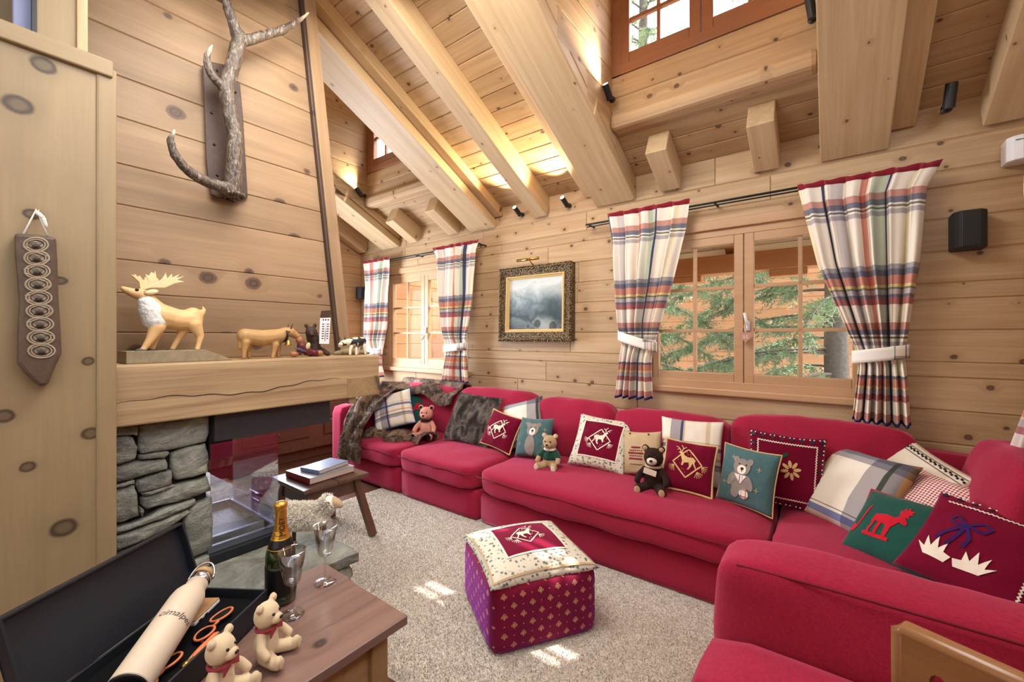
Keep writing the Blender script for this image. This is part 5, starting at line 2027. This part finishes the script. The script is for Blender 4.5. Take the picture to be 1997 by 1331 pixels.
# ================================================================== CABINET BEHIND THE FIREPLACE
cb = thing('sideboard', 'low reddish brown wooden sideboard with knobbed drawers along the far wall', 'sideboard', (-4.93, 2.2, 0))
MB().box((-4.93, 2.22, .385), (.34, 2.1, .53)).build('body', 'cabinet', cb, bevel=.006)
MB().box((-4.925, 2.22, .66), (.37, 2.14, .03)).build('top', 'cabinet', cb, bevel=.008)
MB().box((-4.95, 2.22, .06), (.28, 2.0, .115)).build('plinth', 'cabinet', cb, bevel=.004)
for y0, y1 in ((1.22, 1.66), (1.76, 2.45), (2.63, 3.24)):
    for z0, z1 in ((.25, .43), (.45, .62)):
        d = board('drawer', (-4.745, (y0 + y1) / 2, (z0 + z1) / 2), (0, 1, 0), (1, 0, 0), y1 - y0, z1 - z0, .02, 'cabinet', cb, .010)
        MB().ell((-4.728, (y0 + y1) / 2, (z0 + z1) / 2), (.02, .017, .017)).build('knob', 'stool', d, smooth=True)

# ================================================================== STOOL WITH BOOKS
sx0, sx1, sy0, sy1, sz = -3.03, -2.58, 1.30, 1.76, .45
stl = thing('wooden_stool', 'low dark brown wooden stool with splayed legs carrying books', 'stool', ((sx0 + sx1) / 2, (sy0 + sy1) / 2, 0))
def stop(u, v):
    x = sx0 + (sx1 - sx0) * u
    y = sy0 + (sy1 - sy0) * v
    e = .014 * math.sin(v * PI * 3) * (1 if u > .5 else -1) * (abs(u - .5) > .49)
    return V((x + e, y, sz + .004 * (abs(v - .5) * 2) ** 6))
for y0, y1 in ((sy0, (sy0 + sy1) / 2 - .001), ((sy0 + sy1) / 2 + .001, sy1)):
    MB().box(((sx0 + sx1) / 2, (y0 + y1) / 2, sz - .013), (sx1 - sx0, y1 - y0, .026)).build('top_board', 'stool', stl, bevel=.008)
for ax, ay in ((0, 0), (0, 1), (1, 0), (1, 1)):
    tx, ty = (sx0 + .07, sx1 - .07)[ax], (sy0 + .07, sy1 - .07)[ay]
    bx, by = tx + (.11 if ax else -.11), ty + (.07 if ay else -.07)
    bx = max(bx, -3.12)
    z0 = .016 if not (ax == 0 and ay == 0) else .016
    beam('leg', (bx, by, z0 + .004), (tx, ty, sz - .026), .042, .048, 'stool', stl, up=(0, 1, 0), bev=.006)
for x in (sx0 + .07, sx1 - .07):
    MB().prism([(sy0 + .07, sz - .026), (sy1 - .07, sz - .026), (sy1 - .045, sz - .13), (sy0 + .045, sz - .13)], lambda y, z: V((x - .012, y, z)), lambda y, z: V((x + .012, y, z))).build('apron', 'stool', stl, bevel=.003)
for y in (sy0 + .06, sy1 - .06):
    MB().prism([(sx0 + .07, sz - .026), (sx1 - .07, sz - .026), (sx1 - .04, sz - .13), (sx0 + .04, sz - .13)], lambda x, z: V((x, y - .012, z)), lambda x, z: V((x, y + .012, z))).build('apron', 'stool', stl, bevel=.003)


def book(label, loc, yaw, w, d, h, cov, spine):
    t = thing('book', label, 'book', loc, yaw)
    MB().box((0, 0, h / 2), (w - .008, d - .008, h - .006)).build('pages', 'pages', t, world=False)
    MB().box((0, 0, .0015), (w, d, .003)).build('cover', spine, t, world=False, bevel=.001)
    MB().box((0, 0, h - .0015), (w, d, .003)).build('cover', cov, t, world=False, bevel=.001)
    MB().box((0, -d / 2 + .0015, h / 2), (w, .003, h)).build('spine', spine, t, world=False, bevel=.001)
    return t


book('large book with a red spine lying on the stool', (-2.81, 1.53, sz + .002), math.radians(3), .29, .33, .042, 'bookcover', 'bookred')
book('smaller pale blue book lying on top of the red spined book', (-2.79, 1.55, sz + .046), math.radians(12), .18, .25, .026, 'booktop', 'booktop')

# ================================================================== SHEEP ON THE HEARTH
hd_ = math.atan2(.6, .8)
sh = thing('toy_sheep', 'woolly cream toy sheep standing on the stone hearth slab', 'toy sheep', (-2.215, 1.135, .303), hd_)
b = MB().chain([(-.085, 0, .145), (.06, 0, .15)], [.066, .062]).chain([(.06, 0, .16), (.115, 0, .215)], [.05, .040])
b.build('body', 'fleece', sh, world=False, remesh=.010)
def shf(u, v):
    if v < .75:
        a = v / .75 * 2 * PI
        x = -.15 + u * .22
        r = .064 * math.sqrt(max(.02, 1 - max(0, (-.085 - x) / .066) ** 2))
        n = V((0, math.cos(a), math.sin(a)))
        return V((x, 0, .147)) + n * r, n
    a = (v - .75) * 4 * 2 * PI
    p0 = V((.06, 0, .16)).lerp(V((.118, 0, .225)), u)
    n = V((-.6 * math.sin(a), math.cos(a), .6 * math.sin(a) + .3)).normalized()
    return p0 + n * (.05 - .012 * u), n
tufts('wool', shf, 9000, .016, .0035, (0, 0, 0), 'fleece', sh, 12)
MB().chain([(.135, 0, .222), (.160, 0, .212), (.174, 0, .204)], [.027, .022, .017]).build('face', 'linen', sh, world=False, remesh=.006)
for s in (-1, 1):
    MB().ell((.115, s * .034, .220), (.020, .006, .016)).build('ear', 'nose_brown', sh, world=False, smooth=True)
    for x in (-.09, .07):
        MB().tube([(x, s * .033, .10), (x, s * .033, 0)], [.013, .010], 10).build('leg', 'stool', sh, world=False, smooth=True)

# ================================================================== TABLE IN THE FOREGROUND
TZ = .577
tx0, tx1, ty0, ty1 = -1.475, -1.0, -.32, .81
tb = thing('coffee_table', 'rustic old plank table in front holding bottle, glasses and box', 'table', ((tx0 + tx1) / 2, .25, 0))
for a, b_ in ((tx0, -1.305), (-1.303, -1.144), (-1.142, tx1)):
    board('top_plank', ((a + b_) / 2, (ty0 + ty1) / 2 + (.006 if a == tx0 else 0), TZ), (0, 1, 0), (0, 0, 1), ty1 - ty0, b_ - a, .026, 'table', tb, .003)
for x in (tx0 + .06, tx1 - .06):
    for y in (ty0 + .07, ty1 - .07):
        MB().box((x, y, (TZ - .026) / 2), (.055, .055, TZ - .026)).build('leg', 'table_leg', tb, bevel=.006)
for x in (tx0 + .06, tx1 - .06):
    MB().box((x, (ty0 + ty1) / 2, TZ - .10), (.024, ty1 - ty0 - .16, .145)).build('apron', 'table_leg', tb, bevel=.004)
for y in (ty0 + .07, ty1 - .07):
    MB().box(((tx0 + tx1) / 2, y, TZ - .10), (tx1 - tx0 - .14, .024, .145)).build('apron', 'table_leg', tb, bevel=.004)


def textmesh(body, size, shear=0):
    cu = bpy.data.curves.new('txt', 'FONT')
    cu.body = body
    cu.size = size
    cu.shear = shear
    cu.align_x = 'CENTER'
    cu.align_y = 'CENTER'
    o = bpy.data.objects.new('txt', cu)
    COL.objects.link(o)
    me = o.to_mesh()
    bm = bmesh.new()
    bm.from_mesh(me)
    for _ in range(2):
        es = [e for e in bm.edges if e.calc_length() > size * .25]
        if es:
            bmesh.ops.subdivide_edges(bm, edges=es, cuts=1)
            bmesh.ops.triangulate(bm, faces=bm.faces[:])
    bm.verts.index_update()
    vs = [v.co.copy() for v in bm.verts]
    fs_ = [tuple(v.index for v in f.verts) for f in bm.faces]
    bm.free()
    o.to_mesh_clear()
    bpy.data.objects.remove(o)
    return vs, fs_


# champagne bottle
BT = V((-1.37, .617, TZ + .001))
bt = thing('champagne_bottle', 'dark green champagne bottle with a gold foil neck on the table', 'bottle', BT)
prof = [(.0, .004), (.036, 0), (.043, .006), (.0435, .02), (.0435, .135), (.041, .155), (.034, .178), (.025, .200), (.0185, .222), (.0155, .25), (.0148, .285), (.0165, .288), (.0165, .300), (.012, .304), (.0, .304)]
MB().lathe(prof, 40).build('glass_body', 'bottle', bt, world=False, smooth=True)
def brad(z):
    for (r0, z0), (r1, z1) in zip(prof[1:], prof[2:]):
        if z0 <= z <= z1 and z1 > z0:
            return r0 + (r1 - r0) * (z - z0) / (z1 - z0)
    return .016
foil = [(brad(z) + .0012 + .0006 * math.sin(z * 900), z) for z in [.196 + .003 * i for i in range(31)]] + [(.0185, .289), (.0185, .302), (.013, .3075), (.0, .3085)]
MB().lathe(foil, 40).build('gold_foil', 'gold', bt, world=False, smooth=True)
lab = [(brad(z) + .0008, z) for z in [.172 + .003 * i for i in range(9)]]
MB().lathe(lab, 40).build('collar_label', 'label', bt, world=False, smooth=True)
for z in (.171, .197):
    MB().tube([((brad(z) + .001) * math.cos(a), (brad(z) + .001) * math.sin(a), z) for a in [2 * PI * k / 36 for k in range(36)]], .0012, 5, closed=True).build('gold_line', 'gold', bt, world=False, smooth=True)
lf = [(brad(z) + .0007, z) for z in [.03 + .01 * i for i in range(10)]]
MB().lathe(lf, 40).build('label', 'label', bt, world=False, smooth=True)
a0 = math.atan2(-BT.y, -BT.x) + .22
tv, tf_ = textmesh('MO\u00cbT', .021)
MB().add([V(((brad(.236 + v.x) + .0022) * math.cos(a0 - v.y / .018), (brad(.236 + v.x) + .0022) * math.sin(a0 - v.y / .018), .236 + v.x)) for v in tv], tf_).build('lettering', 'label', bt, world=False)

# glasses
def flute(label, loc):
    t = thing('champagne_glass', label, 'glass', loc)
    o = [(.0, .0), (.033, .0), (.034, .002), (.022, .005), (.006, .010), (.0042, .02), (.0042, .075), (.006, .086), (.019, .094), (.023, .100), (.038, .190)]
    i = [(.0366, .190), (.0215, .102), (.017, .098), (.0, .096)]
    MB().lathe(o + i, 40).build('glass', 'glass', t, world=False, smooth=True)
    return t
flute('empty stemmed glass standing right before the champagne bottle', (-1.272, .605, TZ + .001))
flute('empty stemmed glass at the far corner of the table', (-1.352, .752, TZ + .001))

# black gift box with its lid open
gu = V((.559, -.829, 0)).normalized()
gn = V((0, 0, 1)).cross(gu)
G = frame(V((-1.34, .566, TZ + .001)), gu, gn, (0, 0, 1))
gb = thing('gift_box', 'open black gift box with a raised lid on the left of the table', 'box', M=G)
Lb, Wb, Hb = .44, .225, .07
m = MB()
m.box((Lb / 2, -Wb / 2, .003), (Lb, Wb, .006))
m.box((Lb / 2, -.003, Hb / 2), (Lb, .006, Hb))
m.box((Lb / 2, -Wb + .003, Hb / 2), (Lb, .006, Hb))
m.box((.003, -Wb / 2, Hb / 2), (.006, Wb - .012, Hb))
m.box((Lb - .003, -Wb / 2, Hb / 2), (.006, Wb - .012, Hb))
m.build('tray', 'blackbox', gb, world=False, bevel=.0015)
MB().box((Lb / 2, -Wb / 2, .026), (Lb - .014, Wb - .014, .038)).build('foam_insert', 'blackin', gb, world=False, bevel=.002)
LM = Matrix.Translation((0, -Wb, Hb)) @ Matrix.Rotation(math.radians(72 + 180), 4, 'X')
# lid: local y up the lid, local z = inner face
le = V((0, -.31, .95)).normalized()
lz = V((1, 0, 0)).cross(le)
LM = frame(V((Lb / 2, -Wb - .004, Hb)), (1, 0, 0), le, lz)
m = MB()
Hl = .195
m.box((0, Hl / 2, -.004), (Lb, Hl, .008))
m.build('lid', 'blackbox', gb, M=LM, world=False, bevel=.0015)
m = MB()
m.box((0, Hl - .003, -.014), (Lb, .006, .028))
m.box((Lb / 2 - .003, Hl / 2, -.014), (.006, Hl - .012, .028))
m.box((-Lb / 2 + .003, Hl / 2, -.014), (.006, Hl - .012, .028))
m.build('lid_rim', 'blackbox', gb, M=LM, world=False, bevel=.001)

# insulated bottle lying in the box
p0, p1 = V((-1.215, .248, .664)), V((-1.451, .448, .722))
ez = (p1 - p0).normalized()
p0 = p0 - ez * .045
ex = (V((0, 0, 1)) - ez * ez.z).normalized()
TM = frame(p0, ex, ez.cross(ex), ez)
tm = thing('insulated_bottle', 'cream steel drinking bottle with a bamboo lid lying in the gift box', 'bottle', M=TM)
tp = [(.0, 0), (.039, 0), (.041, .003), (.041, .235), (.039, .252), (.033, .267), (.027, .275), (.0265, .300), (.0, .301)]
MB().lathe(tp, 48).build('flask_body', 'thermos', tm, world=False, smooth=True)
MB().lathe([(.0, -.0008), (.036, -.0012), (.0395, -.0004), (.0405, .002), (.0412, .004), (.0, .005)], 48).build('base_ring', 'label', tm, world=False, smooth=True)
MB().lathe([(.0, .299), (.024, .299), (.024, .309), (.026, .311), (.026, .325), (.0, .326)], 40).build('collar', 'steel', tm, world=False, smooth=True)
MB().lathe([(.0, .325), (.0262, .325), (.0265, .337), (.025, .341), (.0, .3415)], 40).build('bamboo_cap', 'bamboo', tm, world=False, smooth=True)
hl = [(.022 * math.sin(a), .031 * math.cos(a), .318 + .042 * math.sin(a)) for a in [PI * k / 16 for k in range(17)]]
MB().tube(hl, .003, 8).build('carry_handle', 'steel', tm, world=False, smooth=True)
tv, tf_ = textmesh('cimalpes', .024, .35)
cdir = TM.inverted() @ V((0, 0, CAMH))
ac = math.atan2(cdir.y, cdir.x)
MB().add([V((.0414 * math.cos(ac + v.x / .041), .0414 * math.sin(ac + v.x / .041), .160 + v.y)) for v in tv], tf_).build('lettering', 'nose', tm, world=False)


def inbox(x, y, z): return G @ V((x, y, z))


# power bank, sunglasses, knife
pb = thing('power_bank', 'small bamboo topped block under the cap of the cream bottle', 'power bank', M=G @ Matrix.Translation((.085, -.150, .0505)) @ Matrix.Rotation(.1, 4, 'Z'))
MB().box((0, 0, 0), (.105, .062, .010)).build('body', 'white', pb, world=False, bevel=.003)
MB().box((0, 0, .0075), (.103, .060, .005)).build('bamboo_top', 'bamboo', pb, world=False, bevel=.002)
for y in (-.012, .012):
    MB().box((.02 + y, .0312, .0), (.012, .002, .005)).build('port', 'black', pb, world=False, bevel=.001)


def shades(label, x, y, rot):
    t = thing('sunglasses', label, 'sunglasses', M=G @ Matrix.Translation((x, y, .056)) @ Matrix.Rotation(rot, 4, 'Z') @ Matrix.Rotation(.22, 4, 'X'))
    for s in (-1, 1):
        el = [(s * .034 + .027 * math.cos(a) * (1 + .12 * math.cos(a) * s), .022 * math.sin(a) + .004 * math.cos(a) * s, 0) for a in [2 * PI * k / 28 for k in range(28)]]
        MB().tube(el, .0032, 8, closed=True).build('rim', 'orangewood', t, world=False, smooth=True)
        MB().prism([(a, b) for a, b, c in el], lambda a, b: V((a, b, -.001)), lambda a, b: V((a, b, .001))).build('lens', 'lens', t, world=False)
        MB().bar((s * .064, .010, .0), (s * .056, .006, -.012), .006, .004).build('temple', 'orangewood', t, world=False, bevel=.001)
    MB().tube([(-.010, .008, 0), (0, .012, .002), (.010, .008, 0)], .0036, 8).build('bridge', 'orangewood', t, world=False, smooth=True)
    return t


shades('wood framed sunglasses in the box nearest the champagne bottle', .135, -.062, .12)
shades('wood framed sunglasses in the box nearest the viewer', .305, -.062, .12)
kf = thing('penknife', 'wooden handled penknife with a brass end lying in the box', 'knife', M=G @ Matrix.Translation((.225, -.022, .054)) @ Matrix.Rotation(.05, 4, 'Z'))
MB().tube([(-.06, 0, 0), (-.05, 0, 0), (.0, 0, 0), (.03, 0, 0)], [.004, .0085, .0095, .008], 14).build('handle', 'orangewood', kf, world=False, smooth=True)
MB().tube([(.03, 0, 0), (.05, 0, 0), (.058, 0, 0)], [.0086, .0086, .006], 14).build('ferrule', 'brass', kf, world=False, smooth=True)


def ribbon(t):
    MB().tube([(.155 * math.cos(a), -.01 + .145 * math.sin(a), .535) for a in [2 * PI * i / 20 for i in range(20)]], .026, 8, closed=True).build('ribbon', 'redribbon', t, world=False, smooth=True)
    for s in (-1, 1):
        MB().prism([(0, 0), (s * .15, .07), (s * .15, -.08)], lambda a, b: V((a, -.185, .515 + b)), lambda a, b: V((a, -.160, .515 + b))).build('bow', 'redribbon', t, world=False, bevel=.008)


teddy('plush_bear', 'cream plush bear with a tartan bow sitting beside the nearer stemmed glass', (-1.150, .482, TZ + .001), 2.15, .158, 'plush_cream', 'plush_cream', 'plush_cream', extra=ribbon)
teddy('plush_bear', 'cream plush bear with a tartan bow at the very front of the table', (-1.105, .365, TZ + .001), 2.15, .158, 'plush_cream', 'plush_cream', 'plush_cream', extra=ribbon)

# ================================================================== CHAIR AT THE LOWER RIGHT
ca, cbb = V((.080, .815, .985)), V((.40, .682, .985))
cx_ = (cbb - ca).normalized()
cn = V((0, 0, 1)).cross(cx_)
CM = frame(ca, cx_, cn, (0, 0, 1))
chr_ = thing('wooden_chair', 'carved brown wooden chair with a cut-out backrest at the lower right', 'chair', M=CM)
wch = (cbb - ca).length
outer = [(0, 0), (0, -.20), (.07, -.50), (wch - .07, -.50), (wch, -.20), (wch, 0)]
def trefoil(hx_, hz_, r0):
    out = []
    for k in range(30):
        a = 2 * PI * k / 30
        r = r0 * (1 + .42 * math.cos(3 * (a - PI / 2)))
        out.append((hx_ + r * math.cos(-a + PI), hz_ + r * math.sin(-a + PI)))
    return out
h1 = trefoil(.040, -.060, .017)
h2 = [(wch - x, z) for x, z in reversed(trefoil(.040, -.060, .017))]
n_ = min(range(30), key=lambda k: -h2[k][0])
h2 = h2[n_:] + h2[:n_]
lz_ = h1[0][1]
pl2 = [(0, 0), (0, lz_)] + h1 + [(h1[0][0], h1[0][1] - .0002), (0, lz_ - .0002)] + outer[1:5] + [(wch, h2[0][1] - .0002)] + h2 + [(h2[0][0], h2[0][1] + .0002), (wch, h2[0][1] + .0002), (wch, 0)]
MB().prism(pl2, lambda a, b: V((a, -.012, b)), lambda a, b: V((a, .012, b))).build('backrest', 'chair', chr_, world=False)
MB().tube([(0, 0, -.2), (0, 0, -.004), (.004, 0, 0), (wch - .004, 0, 0), (wch, 0, -.004), (wch, 0, -.2)], .013, 8).build('rounded_edge', 'chair', chr_, world=False, smooth=True)
MB().box((wch / 2, -.21, -.52), (wch + .02, .42, .035)).build('seat', 'chair', chr_, world=False, bevel=.012)
for x in (.05, wch - .05):
    for y in (-.06, -.36):
        MB().bar((x, y, -.535), (x + (.05 if x > .1 else -.05), y + (.05 if y > -.1 else -.05), -.977), .04, .04, (0, 1, 0)).build('leg', 'chair', chr_, world=False, bevel=.005)

# ================================================================== OUTDOORS
gd = struct('ground')
MB().box((-2, 26, -2.6), (90, 45, .2)).build('snow_surface', 'snow', gd)
we = struct('wall_exterior')
z = -2.5
while z < 3.2:
    board('plank', (-4.62, 4.75, z + .1), (0, 1, 0), (1, 0, 0), 2.6, .2, .04, 'outwall', we, .008)
    z += .2
ra = struct('trim_1')
for x in (-3.9, -3.0):
    beam('rafter', (x, 3.45, 2.40), (x, 5.6, 1.55), .10, .14, 'outwall', ra)
beam('purlin', (-4.6, 5.0, 1.62), (-2.7, 5.0, 1.62), .12, .14, 'outwall', ra)
for x in (-2.1, -1.45, -.67, .1, .85):
    beam('rafter', (x, 3.45, 2.54), (x, 4.55, 1.99), .15, .16, 'outwall', ra)
beam('purlin', (-2.4, 4.1, 2.03), (1.6, 4.1, 2.03), .16, .16, 'outwall', ra)
for x in (-1.06, -.28, .5):
    MB().box((x, 4.1, 1.92), (.26, .14, .06)).build('bracket', 'outwall', ra, bevel=.006)

bl = thing('neighbour_chalet', 'orange timber chalet standing beyond the fir outside the nearer window', 'building', (1, 9.5, -2.5))
for i in range(34):
    board('plank', (1.2, 9.0, -2.4 + i * .2), (1, 0, 0), (0, -1, 0), 9.5, .2, .05, 'outwall', bl, .012)
MB().box((1.2, 8.5, 4.45), (10.4, 1.6, .22)).build('eave', 'outwall', bl, bevel=.02)
b2 = thing('distant_chalet', 'pale distant chalet with a snowy roof beyond the far window', 'building', (-13, 17, -2.5))
MB().box((-13, 17, -.6), (7, 5, 3.8)).build('body', plain('pale_facade', '#b9aea0', .9), b2)
MB().prism([(-4.2, 0), (4.2, 0), (0, 2.0)], lambda a, z: V((-13 + a, 14.0, 1.3 + z)), lambda a, z: V((-13 + a, 20, 1.3 + z))).build('roof', 'snow', b2)
for i in range(4):
    for k in range(2):
        w = MB().box((-15.4 + i * 1.6, 14.48, -1.2 + k * 1.5), (.8, .06, .9)).build('window', 'cabinet', b2)
        MB().box((-15.4 + i * 1.6, 14.44, -1.2 + k * 1.5), (.62, .03, .72)).build('pane', 'lens', w)


def fir(label, x, y, z0, h, r, nb, seed, zmin=-1.5, azs=None):
    rg = random.Random(seed)
    t = thing('fir_tree', label, 'tree', (x, y, z0))
    MB().tube([(x + .02 * math.sin(i), y, z0 + h * i / 10) for i in range(11)], [r * (1 - .085 * i) for i in range(11)], 12).build('trunk', 'bark', t, smooth=True)
    br, nd = MB(), MB()
    for k in range(nb):
        f = (k + rg.random()) / nb
        zb = zmin + (z0 + h * .97 - zmin) * f
        az = rg.uniform(*azs) if azs else rg.uniform(0, 2 * PI)
        L = (2.5 * (1 - f) + .5) * rg.uniform(.7, 1.1)
        d = V((math.cos(az), math.sin(az), 0))
        if d.y < 0:
            L = min(L, (y - 4.05) / -d.y)
        pts = []
        for i in range(9):
            s = i / 8
            pts.append(V((x, y, zb)) + d * L * s + V((0, 0, .10 * L * s - .38 * L * s * s)) + V((noise.noise((k, s * 3, 0)), noise.noise((k, s * 3, 5)), 0)) * .1 * s)
        br.tube(pts, [.018 * (1 - .1 * i) for i in range(9)], 5)
        for j in range(int(60 * L)):
            s = rg.uniform(.15, 1)
            i = min(int(s * 8), 7)
            p = pts[i].lerp(pts[i + 1], s * 8 - i)
            sd = d.cross(V((0, 0, 1))) * rg.choice((-1, 1))
            tw = (sd * rg.uniform(.5, 1) + d * .6 + V((0, 0, rg.uniform(-.9, -.1)))).normalized()
            tl = rg.uniform(.12, .34) * (1.15 - .5 * s)
            for q_ in range(13):
                c = p + tw * tl * q_ / 12
                o = tw.orthogonal().normalized()
                o.rotate(Matrix.Rotation(rg.uniform(0, 6.28), 3, tw))
                e = c + (tw * .6 + o).normalized() * rg.uniform(.04, .07)
                w = tw.cross(o) * .008
                n0 = len(nd.v)
                nd.v += [c - w, c + w, e]
                nd.f.append((n0, n0 + 1, n0 + 2))
    o = br.build('branches', 'bark', t, smooth=True)
    o['kind'] = 'stuff'
    o = nd.build('needles', 'needle', t, recalc=False)
    o['kind'] = 'stuff'
    return t


fir('large fir with drooping branches close outside the nearer window', .05, 5.9, -2.5, 9.5, .17, 60, 3, -.6, (2.2, 4.9))
fir('second fir standing further left outside the nearer window', -2.6, 7.2, -2.5, 15.0, .16, 80, 5, -1.5, (3.2, 6.6))

# ---- repeats carry a common group phrase
GROUPS = {'throw_pillow': 'throw pillows along the red sofa', 'curtain': 'plaid window curtains', 'spotlight': 'black spotlights under the roof', 'teddy_bear': 'teddy bears on the sofa',
          'plush_bear': 'cream plush bears on the table', 'book': 'books on the stool', 'champagne_glass': 'stemmed glasses on the table', 'sunglasses': 'sunglasses in the gift box',
          'heart_ornament': 'carved hearts on the window handles', 'loudspeaker': 'black wall loudspeakers', 'curtain_rod': 'curtain rods', 'fir_tree': 'fir trees outside'}
for o in SC.objects:
    if o.parent is None and 'category' in o.keys():
        g = GROUPS.get(o.name.split('.')[0])
        if g:
            o['group'] = g
